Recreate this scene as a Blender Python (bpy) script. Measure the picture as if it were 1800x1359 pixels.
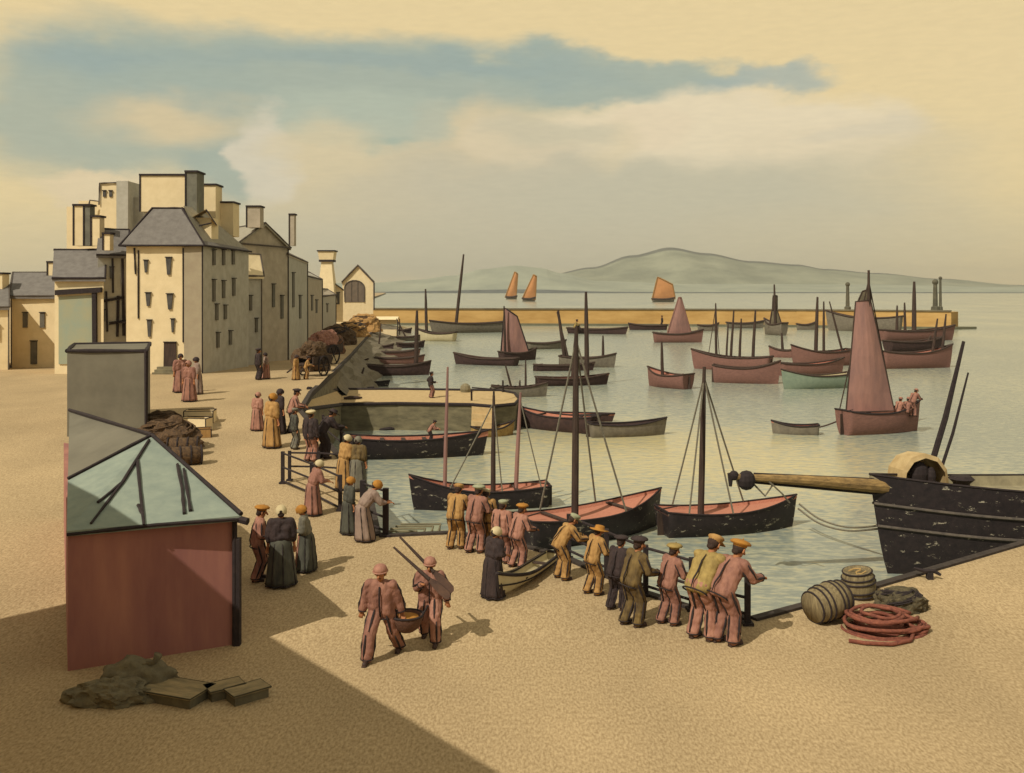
import bpy, bmesh, math, random
from mathutils import Vector, Matrix, noise, Quaternion
random.seed(7)
R = math.radians
for o in list(bpy.data.objects): bpy.data.objects.remove(o)
S = bpy.context.scene; COL = S.collection

# ------------------------------------------------------------------ camera
CH, FP, HZ, CX = 6.3, 1700.0, 510.0, 900.0      # eye height, focal length and horizon in photo pixels
cd = bpy.data.cameras.new('camera'); cam = bpy.data.objects.new('camera', cd); COL.objects.link(cam)
cam.location = (0, 0, CH); cam.rotation_euler = (R(90), 0, 0)
cd.sensor_width = 36; cd.lens = FP/1800*36; cd.shift_y = -(679.5-HZ)/1800
cd.clip_start = .3; cd.clip_end = 30000
S.camera = cam

def lin(c):
    return tuple(((v/255)/12.92 if v/255 <= .04045 else ((v/255+.055)/1.055)**2.4) for v in c)
# ------------------------------------------------------------------ sky
SUN_EL, SUN_AZ = 46.0, 47.0      # light travels towards +X turned SUN_AZ degrees to +Y
W = bpy.data.worlds.new('World'); S.world = W; W.use_nodes = True
nt = W.node_tree; nt.nodes.clear()
def N(t, **k):
    n = nt.nodes.new(t)
    for a, b in k.items(): setattr(n, a, b)
    return n
def L(a, b): nt.links.new(a, b)
def M(op, a, b=None, c=None):
    n = N('ShaderNodeMath', operation=op)
    for i, v in enumerate((a, b, c)):
        if v is None: continue
        if isinstance(v, (int, float)): n.inputs[i].default_value = v
        else: L(v, n.inputs[i])
    return n.outputs[0]
out = N('ShaderNodeOutputWorld'); bg = N('ShaderNodeBackground'); L(bg.outputs[0], out.inputs[0])
sky = N('ShaderNodeTexSky', sky_type='NISHITA'); sky.sun_disc = False
sky.sun_elevation = R(SUN_EL)
sx, sy = -math.cos(R(SUN_AZ)), -math.sin(R(SUN_AZ))
sky.sun_rotation = math.atan2(sx, sy); sky.dust_density = 2.5
tc = N('ShaderNodeTexCoord'); sep = N('ShaderNodeSeparateXYZ'); L(tc.outputs['Generated'], sep.inputs[0])
X, Y, Z = sep.outputs
az = M('ARCTAN2', X, Y); el = M('ARCSINE', Z)
nz = N('ShaderNodeTexNoise'); nz.inputs['Scale'].default_value = 7; nz.inputs['Detail'].default_value = 7; nz.inputs['Roughness'].default_value = .55
mp = N('ShaderNodeMapping'); mp.inputs['Scale'].default_value = (1, 1, 2.2); L(tc.outputs['Generated'], mp.inputs[0]); L(mp.outputs[0], nz.inputs[0])
sc = N('ShaderNodeSeparateColor'); L(nz.outputs['Color'], sc.inputs[0])
az2 = M('ADD', az, M('MULTIPLY', M('SUBTRACT', sc.outputs[0], .5), .16))
el2 = M('ADD', el, M('MULTIPLY', M('SUBTRACT', sc.outputs[1], .5), .085))
def blob(x, y, rx, ry, inner=.35):
    a = math.atan((x-CX)/FP); e = math.atan((HZ-y)/FP)
    dx = M('DIVIDE', M('SUBTRACT', az2, a), rx/FP); dy = M('DIVIDE', M('SUBTRACT', el2, e), ry/FP)
    d = M('SQRT', M('ADD', M('MULTIPLY', dx, dx), M('MULTIPLY', dy, dy)))
    mr = N('ShaderNodeMapRange', interpolation_type='SMOOTHSTEP'); L(d, mr.inputs[0])
    mr.inputs[1].default_value = inner; mr.inputs[2].default_value = 1.15; mr.inputs[3].default_value = 1; mr.inputs[4].default_value = 0
    return mr.outputs[0]
def mix(f, a, b):
    n = N('ShaderNodeMix', data_type='RGBA')
    if isinstance(f, (int, float)): n.inputs[0].default_value = f
    else: L(f, n.inputs[0])
    for v, i in ((a, 6), (b, 7)):
        if isinstance(v, tuple): n.inputs[i].default_value = (*v[:3], 1)
        else: L(v, n.inputs[i])
    return n.outputs[2]
col = lin((238, 213, 157))
for x, y, rx, ry, c, inn, st in [
    (950, 430, 1000, 120, (200, 191, 160), .2, 1), (960, 330, 700, 160, (203, 192, 162), .2, .95),
    (1400, 340, 360, 150, (210, 197, 162), .2, .75),
    (190, 200, 250, 150, (168, 178, 160), .55, .9), (560, 150, 560, 80, (166, 178, 162), .55, .95), (1080, 134, 330, 36, (166, 178, 162), .6, .93),
    (1340, 134, 120, 20, (168, 180, 170), .5, .7), (150, 130, 160, 40, (152, 170, 164), .3, .7), (700, 128, 500, 22, (150, 168, 162), .3, .55),
    (620, 222, 215, 55, (182, 190, 168), .55, .9), (620, 258, 130, 13, (166, 180, 160), .4, .8), (385, 300, 90, 90, (164, 176, 160), .55, .9),
    (300, 225, 150, 52, (226, 203, 156), .1, .85), (850, 250, 70, 75, (224, 203, 160), .2, .75), (760, 225, 60, 40, (190, 190, 164), .4, .8),
    (1250, 232, 300, 84, (238, 220, 182), .78, .95), (1120, 225, 100, 52, (236, 216, 178), .75, .85), (1450, 270, 150, 60, (232, 214, 176), .6, .7), (900, 260, 90, 46, (226, 208, 170), .7, .7), (1180, 350, 420, 75, (200, 192, 163), .3, .85), (1530, 250, 110, 26, (222, 208, 176), .4, .6), (450, 290, 58, 90, (222, 210, 182), .65, .92), (165, 335, 95, 34, (235, 212, 168), .6, .95),
    (550, 275, 120, 55, (222, 204, 162), .4, .8), (1060, 265, 60, 75, (224, 206, 164), .2, .6), (960, 235, 120, 40, (208, 197, 164), .4, .8)]:
    f = blob(x, y, rx, ry, inn)
    col = mix(M('MULTIPLY', f, st), col, lin(c))
fine = N('ShaderNodeTexNoise'); fine.inputs['Scale'].default_value = 60; fine.inputs['Detail'].default_value = 4
mp2 = N('ShaderNodeMapping'); mp2.inputs['Scale'].default_value = (1, 1, 5); L(tc.outputs['Generated'], mp2.inputs[0]); L(mp2.outputs[0], fine.inputs[0])
v = M('ADD', .93, M('MULTIPLY', fine.outputs[0], .14))
vm = N('ShaderNodeVectorMath', operation='SCALE'); L(col, vm.inputs[0]); L(v, vm.inputs[3])
sk = N('ShaderNodeVectorMath', operation='SCALE'); L(sky.outputs[0], sk.inputs[0]); sk.inputs[3].default_value = .1
zr = N('ShaderNodeMapRange', interpolation_type='SMOOTHSTEP'); L(Z, zr.inputs[0]); zr.inputs[1].default_value = .42; zr.inputs[2].default_value = .7
br_ = N('ShaderNodeMapRange', interpolation_type='SMOOTHSTEP'); L(Y, br_.inputs[0]); br_.inputs[1].default_value = .45; br_.inputs[2].default_value = -.1
zm = M('MAXIMUM', zr.outputs[0], br_.outputs[0])
up_ = mix(zm, vm.outputs[0], lin((196, 192, 176)))
fin = mix(.08, up_, sk.outputs[0])
L(fin, bg.inputs[0]); bg.inputs[1].default_value = 1.0
# ------------------------------------------------------------------ sun
sd = bpy.data.lights.new('sun', 'SUN'); sd.energy = 3.9; sd.angle = R(.5); sd.color = (1, .95, .86)
sun = bpy.data.objects.new('sun', sd); COL.objects.link(sun)
d = Vector((math.cos(R(SUN_AZ))*math.cos(R(SUN_EL)), math.sin(R(SUN_AZ))*math.cos(R(SUN_EL)), -math.sin(R(SUN_EL))))
sun.rotation_euler = d.to_track_quat('-Z', 'Y').to_euler(); sun.location = (-30, -20, 40)
S.view_settings.view_transform = 'Standard'; S.view_settings.look = 'None'; S.view_settings.exposure = 0; S.view_settings.gamma = 1
S.render.engine = 'CYCLES'; S.render.resolution_x = 1024; S.render.resolution_y = 773

# ------------------------------------------------------------------ helpers
ZW = -3.0                                        # water level
def g(y):                                        # height of the quay paving
    pts = [(-200, 0), (17, 0), (45, .84), (62, .84), (120, -1.0), (2000, -1.0)]
    for (a, za), (b, zb) in zip(pts, pts[1:]):
        if a <= y <= b: return za+(zb-za)*(y-a)/(b-a)
    return 0
def P(px, py, z=ZW):
    d = (CH-z)*FP/(py-HZ); return Vector(((px-CX)*d/FP, d, z))
def PG(px, py):
    z = 0
    for _ in range(30): p = P(px, py, z); z = z*.4+g(p.y)*.6
    return P(px, py, z)
def PD(px, py, Z): return Vector(((px-CX)*Z/FP, Z, CH-(py-HZ)*Z/FP))
def XD(px, Z): return (px-CX)*Z/FP
def ZD(py, Z): return CH-(py-HZ)*Z/FP

MATS = {}
K = .66
def mat(name, c, c2=None, scale=6, rough=.85, stretch=(1, 1, 1), bump=0, contrast=.18, detail=5, coord='Object', spec=.25, metallic=0):
    if name in MATS: return MATS[name]
    m = bpy.data.materials.new(name); m.use_nodes = True; t = m.node_tree; b = t.nodes['Principled BSDF']
    b.inputs['Roughness'].default_value = rough; b.inputs['Specular IOR Level'].default_value = spec; b.inputs['Metallic'].default_value = metallic
    a = tuple(v*K for v in lin(c)); e = tuple(v*K for v in lin(c2)) if c2 else tuple(v*.62 for v in a)
    tcn = t.nodes.new('ShaderNodeTexCoord'); mpn = t.nodes.new('ShaderNodeMapping'); mpn.inputs['Scale'].default_value = stretch
    n = t.nodes.new('ShaderNodeTexNoise'); n.inputs['Scale'].default_value = scale; n.inputs['Detail'].default_value = detail; n.inputs['Roughness'].default_value = .65
    t.links.new(tcn.outputs[coord], mpn.inputs[0]); t.links.new(mpn.outputs[0], n.inputs[0])
    r = t.nodes.new('ShaderNodeValToRGB'); r.color_ramp.elements[0].position = .5-contrast; r.color_ramp.elements[1].position = .5+contrast
    r.color_ramp.elements[0].color = (*e, 1); r.color_ramp.elements[1].color = (*a, 1)
    t.links.new(n.outputs[0], r.inputs[0]); t.links.new(r.outputs[0], b.inputs['Base Color'])
    if bump:
        bp = t.nodes.new('ShaderNodeBump'); bp.inputs['Strength'].default_value = bump; bp.inputs['Distance'].default_value = .05
        t.links.new(n.outputs[0], bp.inputs['Height']); t.links.new(bp.outputs[0], b.inputs['Normal'])
    MATS[name] = m; return m
INK = mat('ink_dark', (66, 54, 50), (48, 40, 38), 9)
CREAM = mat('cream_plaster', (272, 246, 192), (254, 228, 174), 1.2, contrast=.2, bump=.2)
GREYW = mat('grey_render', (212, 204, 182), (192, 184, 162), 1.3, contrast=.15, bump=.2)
SLATE = mat('slate', (144, 136, 124), (124, 116, 106), 2.5, bump=.2)
STONE = mat('stone', (160, 146, 110), (120, 110, 84), 1.6, bump=.5)
BLACKH = mat('tarred_hull', (62, 52, 50), (44, 38, 38), 5, rough=.5, bump=.2)
PINKD = mat('pink_deck', (222, 150, 118), (190, 122, 96), 9, stretch=(1, 4, 1))
WOOD = mat('dark_wood', (92, 72, 58), (66, 52, 44), 8, stretch=(1, 1, .2))
ROPE = mat('rope', (150, 140, 116), (110, 100, 82), 20)
GLASS = mat('dark_pane', (108, 102, 92), (84, 80, 74), 3, rough=.3)

def chipped(m, c, sc=2.2, lo=.60, stretch=(1, 1, 2.5)):      # pale scuffs where the tar has worn off
    t = m.node_tree; b = t.nodes['Principled BSDF']; src = b.inputs['Base Color'].links[0].from_socket
    c_ = t.nodes.new('ShaderNodeTexCoord'); mp_ = t.nodes.new('ShaderNodeMapping'); mp_.inputs['Scale'].default_value = stretch; n = t.nodes.new('ShaderNodeTexNoise'); n.inputs['Scale'].default_value = sc; n.inputs['Detail'].default_value = 9; n.inputs['Roughness'].default_value = .75
    oi = t.nodes.new('ShaderNodeObjectInfo'); ml = t.nodes.new('ShaderNodeMath'); ml.operation = 'MULTIPLY'; ml.inputs[1].default_value = 50; t.links.new(oi.outputs['Random'], ml.inputs[0]); t.links.new(ml.outputs[0], mp_.inputs['Location']); t.links.new(c_.outputs['Object'], mp_.inputs[0]); t.links.new(mp_.outputs[0], n.inputs[0])
    r = t.nodes.new('ShaderNodeMapRange'); r.inputs[1].default_value = lo; r.inputs[2].default_value = lo+.03; t.links.new(n.outputs[0], r.inputs[0])
    x = t.nodes.new('ShaderNodeMix'); x.data_type = 'RGBA'; t.links.new(r.outputs[0], x.inputs[0]); t.links.new(src, x.inputs[6]); x.inputs[7].default_value = (*[v*K for v in lin(c)], 1); t.links.new(x.outputs[2], b.inputs['Base Color'])
chipped(BLACKH, (196, 184, 156))
INKB = mat('ink_grey', (112, 100, 86), (90, 80, 70), 4)
class MB:
    def __init__(s): s.v = []; s.f = []; s.m = []
    def face(s, pts, mi=0):
        b = len(s.v); s.v += [Vector(p) for p in pts]; s.f.append(tuple(range(b, b+len(pts)))); s.m.append(mi)
    def prism(s, poly, z0, z1, mi=0):          # poly: XY list; z0/z1 numbers or lists
        n = len(poly); a = [z0]*n if not hasattr(z0, '__len__') else z0; c = [z1]*n if not hasattr(z1, '__len__') else z1
        b = len(s.v)
        s.v += [Vector((p[0], p[1], a[i])) for i, p in enumerate(poly)]+[Vector((p[0], p[1], c[i])) for i, p in enumerate(poly)]
        s.f.append(tuple(range(b+n-1, b-1, -1))); s.f.append(tuple(range(b+n, b+2*n))); s.m += [mi, mi]
        for i in range(n):
            j = (i+1) % n; s.f.append((b+i, b+j, b+n+j, b+n+i)); s.m.append(mi)
    def box(s, c, size, rot=0, mi=0, mtx=None):
        hx, hy, hz = size[0]/2, size[1]/2, size[2]/2; q = Matrix.Rotation(rot, 3, 'Z') if mtx is None else mtx; b = len(s.v); c = Vector(c)
        for z in (-hz, hz):
            for x, y in ((-hx, -hy), (hx, -hy), (hx, hy), (-hx, hy)): s.v.append(c+q@Vector((x, y, z)))
        for f in ((3, 2, 1, 0), (4, 5, 6, 7), (0, 1, 5, 4), (1, 2, 6, 5), (2, 3, 7, 6), (3, 0, 4, 7)): s.f.append(tuple(b+i for i in f)); s.m.append(mi)
    def tube(s, path, r, n=6, mi=0, closed=False):
        path = [Vector(p) for p in path]
        if not hasattr(r, '__len__'): r = [r]*len(path)
        b = len(s.v); m = len(path); up = None
        for i, p in enumerate(path):
            if closed: t = path[(i+1) % m]-path[i-1]
            else: t = path[min(i+1, m-1)]-path[max(i-1, 0)]
            t = t.normalized() if t.length > 1e-9 else Vector((0, 0, 1))
            if up is None: up = t.orthogonal().normalized()
            up = (up-t*up.dot(t)); up = up.normalized() if up.length > 1e-6 else t.orthogonal().normalized()
            w = t.cross(up)
            for k in range(n):
                a = 2*math.pi*k/n; s.v.append(p+(up*math.cos(a)+w*math.sin(a))*r[i])
        for i in range(m if closed else m-1):
            for k in range(n):
                i2 = (i+1) % m
                s.f.append((b+i*n+k, b+i*n+(k+1) % n, b+i2*n+(k+1) % n, b+i2*n+k)); s.m.append(mi)
        if not closed:
            s.f.append(tuple(b+k for k in range(n-1, -1, -1))); s.f.append(tuple(b+(m-1)*n+k for k in range(n))); s.m += [mi, mi]
    def lathe(s, prof, n=16, mi=0, mtx=None, squash=(1, 1)):
        b = len(s.v); q = mtx or Matrix()
        for r, z in prof:
            for k in range(n):
                a = 2*math.pi*k/n; s.v.append(q@Vector((r*math.cos(a)*squash[0], r*math.sin(a)*squash[1], z)))
        for i in range(len(prof)-1):
            for k in range(n): s.f.append((b+i*n+k, b+i*n+(k+1) % n, b+(i+1)*n+(k+1) % n, b+(i+1)*n+k)); s.m.append(mi)
        s.f.append(tuple(b+k for k in range(n-1, -1, -1))); s.f.append(tuple(b+(len(prof)-1)*n+k for k in range(n))); s.m += [mi, mi]
    def capsule(s, a, b_, ra, rb, n=10):
        a, b_ = Vector(a), Vector(b_); dv = b_-a; ln = dv.length
        t = dv/ln if ln > 1e-6 else Vector((0, 0, 1))
        pts, rr = [], []
        for k in range(4): th = R(90-k*30+.1); pts.append(a-t*ra*math.sin(th)); rr.append(max(ra*math.cos(th), 1e-4))
        for k in range(4): th = R(k*30-.1); pts.append(b_+t*rb*math.sin(th)); rr.append(max(rb*math.cos(th), 1e-4))
        u = t.orthogonal().normalized(); w = t.cross(u); b = len(s.v)
        for p, r in zip(pts, rr):
            for k in range(n): an = 2*math.pi*k/n; s.v.append(p+(u*math.cos(an)+w*math.sin(an))*r)
        for i in range(len(pts)-1):
            for k in range(n): s.f.append((b+i*n+k, b+i*n+(k+1) % n, b+(i+1)*n+(k+1) % n, b+(i+1)*n+k)); s.m.append(0)
        s.f.append(tuple(b+k for k in range(n-1, -1, -1))); s.f.append(tuple(b+(len(pts)-1)*n+k for k in range(n))); s.m += [0, 0]
    def ball(s, c, r, n=12, mi=0, mtx=None):
        rx, ry, rz = r if hasattr(r, '__len__') else (r, r, r)
        q = Matrix.Translation(Vector(c)) @ (mtx or Matrix()) @ Matrix.Diagonal((rx, ry, rz, 1))
        s.lathe([(max(math.cos(R(a)), 1e-3), math.sin(R(a))) for a in (-90, -60, -30, 0, 30, 60, 90)], n, mi, q)
    def mesh(s, name, smooth=False):
        me = bpy.data.meshes.new(name); me.from_pydata(s.v, [], s.f); me.polygons.foreach_set('material_index', s.m)
        bm = bmesh.new(); bm.from_mesh(me); bmesh.ops.recalc_face_normals(bm, faces=bm.faces); bm.to_mesh(me); bm.free()
        if smooth: me.polygons.foreach_set('use_smooth', [True]*len(me.polygons))
        me.update(); return me
    def build(s, name, mats, parent=None, world=False, smooth=False):
        if not s.f: return None
        if world and parent is not None:
            off = parent.location; s.v = [v-off for v in s.v]
        me = s.mesh(name, smooth)
        for m in (mats if isinstance(mats, (list, tuple)) else [mats]): me.materials.append(m)
        o = bpy.data.objects.new(name, me); COL.objects.link(o)
        if parent is not None: o.parent = parent
        return o
def tag(o, label=None, cat=None, group=None, kind=None):
    for k, v in (('label', label), ('category', cat), ('group', group), ('kind', kind)):
        if v: o[k] = v
    return o
def thing(name, label, cat, loc=(0, 0, 0), rz=0, group=None):
    o = bpy.data.objects.new(name, None); COL.objects.link(o); o.location = loc; o.rotation_euler = (0, 0, rz); o.empty_display_size = .2
    return tag(o, label, cat, group)
def struct(o): return tag(o, kind='structure')

# ------------------------------------------------------------------ ground, water, hills
EDGE = [PG(2300, 830), PG(1800, 953), PG(1690, 985), PG(1500, 1040), PG(1320, 1088), PG(1215, 1068), PG(1130, 1040), PG(1060, 1008), PG(985, 975), PG(900, 955), PG(800, 936),
        PG(668, 942), PG(655, 880), PG(610, 815), PG(560, 757), PG(530, 722), PG(548, 690), PG(592, 650), PG(622, 620), PG(645, 594), PG(664, 574), PG(668, 562)]
EDGE += [Vector((-60, 300, -1)), Vector((-300, 2300, -1)), Vector((-4000, 2400, -1))]
SAND = mat('sandy_paving', (222, 193, 145), (176, 149, 107), 26, stretch=(1, .42, 1), contrast=.13, detail=7, bump=.08, spec=.1)
def _tone(m, sc, lo, hi, stretch=(1, 1, 1)):      # slow worn and damp patches over a surface
    t = m.node_tree; b = t.nodes['Principled BSDF']; src = b.inputs['Base Color'].links[0].from_socket
    c_ = t.nodes.new('ShaderNodeTexCoord'); mp_ = t.nodes.new('ShaderNodeMapping'); mp_.inputs['Scale'].default_value = stretch; n = t.nodes.new('ShaderNodeTexNoise'); n.inputs['Scale'].default_value = sc; n.inputs['Detail'].default_value = 6
    t.links.new(c_.outputs['Object'], mp_.inputs[0]); t.links.new(mp_.outputs[0], n.inputs[0])
    r = t.nodes.new('ShaderNodeMapRange'); r.inputs[1].default_value = .32; r.inputs[2].default_value = .68; r.inputs[3].default_value = lo; r.inputs[4].default_value = hi
    v_ = t.nodes.new('ShaderNodeVectorMath'); v_.operation = 'SCALE'; t.links.new(n.outputs[0], r.inputs[0]); t.links.new(src, v_.inputs[0]); t.links.new(r.outputs[0], v_.inputs[3]); t.links.new(v_.outputs[0], b.inputs['Base Color'])
_tone(SAND, .35, .86, 1.08, (1, .6, 1))
def ground():
    mb = MB()
    xs = []
    for a, b in zip(EDGE, EDGE[1:]):
        n = max(1, int(abs((b-a).length)/3)) if b.y < 290 else 4
        for i in range(n): xs.append(a.lerp(b, i/n))
    xs.append(EDGE[-1])
    lv = [-120, -40, 0, 8, 14, 17]+[17+2*i for i in range(1, 26)]+[70, 80, 90, 100, 110, 120, 160, 200, 300, 700, 1400, 2400]
    cols = [[Vector((e.x, min(l, e.y), g(min(l, e.y)))) for l in lv] for e in xs]
    for c1, c2 in zip(cols, cols[1:]):
        for i in range(len(lv)-1):
            q = [c1[i], c1[i+1], c2[i+1], c2[i]]
            u = []
            for p in q:
                if not u or (p-u[-1]).length > 1e-4: u.append(p)
            if len(u) > 2 and (u[0]-u[-1]).length < 1e-4: u.pop()
            if len(u) > 2: mb.face(u)
    o = mb.build('ground', SAND); bm = bmesh.new(); bm.from_mesh(o.data); bmesh.ops.remove_doubles(bm, verts=bm.verts, dist=.002)
    for f in bm.faces:
        if f.normal.z < 0: f.normal_flip()
    bm.to_mesh(o.data); bm.free(); struct(o)
    # wall under the edge and dark coping along it
    w = MB()
    for a, b in zip(EDGE, EDGE[1:]):
        w.face([(a.x, a.y, a.z), (b.x, b.y, b.z), (b.x, b.y, -5), (a.x, a.y, -5)])
    struct(w.build('quay_wall', mat('quay_stone', (150, 138, 106), (96, 88, 70), 1.4, stretch=(1, 1, 2.5), bump=.6)))
    c = MB(); E = EDGE[:22]
    for a, b in zip(E, E[1:]):
        t = (b-a); t.z = 0; t.normalize(); nrm = Vector((t.y, -t.x, 0)); wd = .13+.0012*a.y
        q = [a-nrm*.02, b-nrm*.02, b+nrm*wd*-1, a+nrm*wd*-1]
        q = [a+nrm*.03, b+nrm*.03, b-nrm*wd, a-nrm*wd]
        c.prism([(p.x, p.y) for p in q], [a.z-.25, b.z-.25, b.z-.25, a.z-.25], [a.z+.05, b.z+.05, b.z+.05, a.z+.05])
    struct(c.build('quay_coping', mat('coping', (84, 72, 62), (58, 50, 44), 5, bump=.4)))
ground()

def water():
    m = bpy.data.materials.new('harbour_water'); m.use_nodes = True; t = m.node_tree; b = t.nodes['Principled BSDF']
    def n(ty, **k):
        x = t.nodes.new(ty)
        for a, c in k.items(): setattr(x, a, c)
        return x
    tcn = n('ShaderNodeTexCoord')
    def nz(scale, st, det):
        mp = n('ShaderNodeMapping'); mp.inputs['Scale'].default_value = st; t.links.new(tcn.outputs['Object'], mp.inputs[0])
        q = n('ShaderNodeTexNoise'); q.inputs['Scale'].default_value = scale; q.inputs['Detail'].default_value = det; t.links.new(mp.outputs[0], q.inputs[0]); return q.outputs[0]
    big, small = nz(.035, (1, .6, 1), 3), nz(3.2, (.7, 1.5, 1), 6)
    # cream sky reflection painted into the base colour mid-basin
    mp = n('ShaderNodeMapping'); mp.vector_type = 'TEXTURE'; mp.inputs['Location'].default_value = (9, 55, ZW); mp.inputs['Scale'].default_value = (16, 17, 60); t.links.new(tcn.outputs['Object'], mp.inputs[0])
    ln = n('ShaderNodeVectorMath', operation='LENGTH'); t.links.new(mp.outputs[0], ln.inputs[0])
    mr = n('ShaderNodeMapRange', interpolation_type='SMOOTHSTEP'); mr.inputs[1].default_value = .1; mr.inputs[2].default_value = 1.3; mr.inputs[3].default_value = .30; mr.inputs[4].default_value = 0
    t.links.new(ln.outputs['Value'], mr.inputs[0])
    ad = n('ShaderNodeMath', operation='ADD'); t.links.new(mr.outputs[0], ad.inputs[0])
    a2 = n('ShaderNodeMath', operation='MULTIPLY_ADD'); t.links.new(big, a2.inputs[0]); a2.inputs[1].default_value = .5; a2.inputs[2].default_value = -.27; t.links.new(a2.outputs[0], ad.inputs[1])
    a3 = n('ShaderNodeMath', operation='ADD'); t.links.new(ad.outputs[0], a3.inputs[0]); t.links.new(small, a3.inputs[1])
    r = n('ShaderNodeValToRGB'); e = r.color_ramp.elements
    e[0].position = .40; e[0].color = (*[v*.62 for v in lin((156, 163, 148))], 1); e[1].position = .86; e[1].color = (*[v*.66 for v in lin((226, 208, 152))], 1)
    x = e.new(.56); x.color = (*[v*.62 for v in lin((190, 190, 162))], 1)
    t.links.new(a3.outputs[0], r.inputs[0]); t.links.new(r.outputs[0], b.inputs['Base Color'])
    b.inputs['Roughness'].default_value = .22; b.inputs['IOR'].default_value = 1.33; b.inputs['Specular IOR Level'].default_value = .32
    bp = n('ShaderNodeBump'); bp.inputs['Strength'].default_value = .32; bp.inputs['Distance'].default_value = .12
    t.links.new(nz(1.6, (.6, 1.6, 1), 5), bp.inputs['Height']); t.links.new(bp.outputs[0], b.inputs['Normal'])
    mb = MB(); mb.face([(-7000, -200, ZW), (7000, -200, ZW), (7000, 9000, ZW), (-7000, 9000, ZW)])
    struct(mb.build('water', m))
water()

def hills():
    def strip(name, prof, y0, y1, fwd, mats, crest, shore):
        mb = MB(); rows = 14; xs = [prof[0][0]+(prof[-1][0]-prof[0][0])*i/170 for i in range(171)]
        def H(px):
            for (a, ya), (b, yb) in zip(prof, prof[1:]):
                if a <= px <= b:
                    t = (px-a)/(b-a); t = t*t*(3-2*t); return ya+(yb-ya)*t
            return HZ
        grid = []
        for j in range(rows+1):
            t = j/rows; yy = y0+(y1-y0)*t; row = []
            for px in xs:
                top = ZD(H(px), y1)-ZW; X_ = (px-CX)*y1/FP
                k = (t/.93)**.75*.93 if j < rows-1 else (.93 if j == rows-1 else 1)
                z = ZW-1+(top+1)*k+noise.noise(Vector((X_*.004, yy*.004, 3)))*top*.13*math.sin(math.pi*t)**1.5*(1-t)
                row.append(Vector((X_, yy, z)))
            grid.append(row)
        grid.append([Vector((p.x, p.y+600, ZW-1)) for p in grid[-1]])
        for j in range(len(grid)-1):
            for i in range(len(xs)-1):
                mi = 1 if (crest and j == rows-1) or (j == rows) else (2 if shore and j == 0 else 0)
                mb.face([grid[j][i], grid[j][i+1], grid[j+1][i+1], grid[j+1][i]], mi)
        o = mb.build(name, mats); bm = bmesh.new(); bm.from_mesh(o.data); bmesh.ops.remove_doubles(bm, verts=bm.verts, dist=.01); bm.to_mesh(o.data); bm.free()
        struct(o)
    heath = mat('heath', (168, 168, 140), (136, 138, 116), .006, contrast=.12, detail=8)
    wood = mat('ridge_wood', (112, 112, 100), (96, 98, 88), .02); rocks = mat('shore_rock', (112, 116, 110), (90, 94, 90), .02)
    far = mat('low_heath', (180, 182, 156), (154, 158, 138), .008, contrast=.15, detail=8)
    strip('hills', [(760, 507), (850, 502), (960, 484), (1040, 470), (1110, 449), (1178, 435), (1240, 445), (1320, 459), (1400, 465), (1450, 473), (1540, 480), (1650, 490), (1790, 501), (1990, 508)], 3400, 3900, 1, [heath, wood, rocks], True, False)
    strip('hills', [(200, 506), (400, 500), (655, 497), (730, 492), (800, 484), (850, 473), (905, 467), (950, 471), (985, 480), (1050, 494), (1200, 499), (1500, 500), (1800, 505), (2100, 509)], 2900, 3300, 1, [far, wood, rocks], False, True)
hills()

def mole():
    t = thing('breakwater', 'long low ochre stone breakwater across the harbour mouth', 'breakwater', P(1150, 572))
    mb = MB(); pts = [(655, 571), (900, 572), (1150, 573), (1400, 575), (1600, 578), (1672, 579)]
    F = [P(x, y) for x, y in pts]; top = 1.2
    n = len(F)
    for i in range(n-1):
        a, b = F[i], F[i+1]; ba, bb = a+Vector((0, 14, 0)), b+Vector((0, 14, 0))
        mb.prism([(a.x, a.y), (b.x, b.y), (bb.x, bb.y), (ba.x, ba.y)], -4, top)
    e = F[-1]; mb.prism([(e.x, e.y), (e.x+3.5, e.y+4), (e.x+3.5, e.y+11), (e.x, e.y+14)], -4, [top-.1]*4)
    mb.build('wall', mat('ochre_stone', (232, 186, 112), (204, 158, 88), .12, stretch=(1, 1, 4), bump=.3, contrast=.15), t, True)
    w = MB()
    for i in range(n-1):
        a, b = F[i], F[i+1]
        w.prism([(a.x, a.y-1.6), (b.x, b.y-1.6), (b.x, b.y-.02), (a.x, a.y-.02)], -4, ZW+.55)
    w.prism([(e.x, e.y-1.6), (e.x+7, e.y+2), (e.x+3.55, e.y+4), (e.x, e.y-.02)], -4, ZW+.55)
    w.build('base_strip', mat('grey_green_stone', (140, 134, 102), (112, 110, 86), .4), t, True)  # low green-grey strip along the waterline
    c = MB()
    for i in range(n-1):
        a, b = F[i], F[i+1]; c.prism([(a.x, a.y-.3), (b.x, b.y-.3), (b.x, b.y+.9), (a.x, a.y+.9)], top+.004, top+.34)
    c.build('parapet', mat('parapet_stone', (150, 136, 104), (116, 106, 84), .3), t, True)
    for px, y0, w_, nm, lb in [(1490, 500, .55, 'beacon_post', 'tall grey post on the breakwater behind the large sail'), (1644, 496, .7, 'beacon_post', 'thick olive post at the right end of the breakwater'), (1653, 489, .4, 'signal_mast', 'slim signal mast beside the thick post at the breakwater end')]:
        Zq = F[3].y+4; q = MB(); zt = ZD(y0, Zq); x = XD(px, Zq)
        q.tube([(x, Zq, top), (x, Zq, zt)], [w_, w_*.7], 8); q.ball((x, Zq, zt), w_*1.1); q.lathe([(w_*1.6, top), (w_*1.5, top+.8), (w_*.9, top+1)], 8, mtx=Matrix.Translation((x, Zq, 0)))
        tag(q.build(nm, mat('olive_grey', (118, 112, 88), (90, 86, 70), 1)), lb, 'post')
mole()

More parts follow.
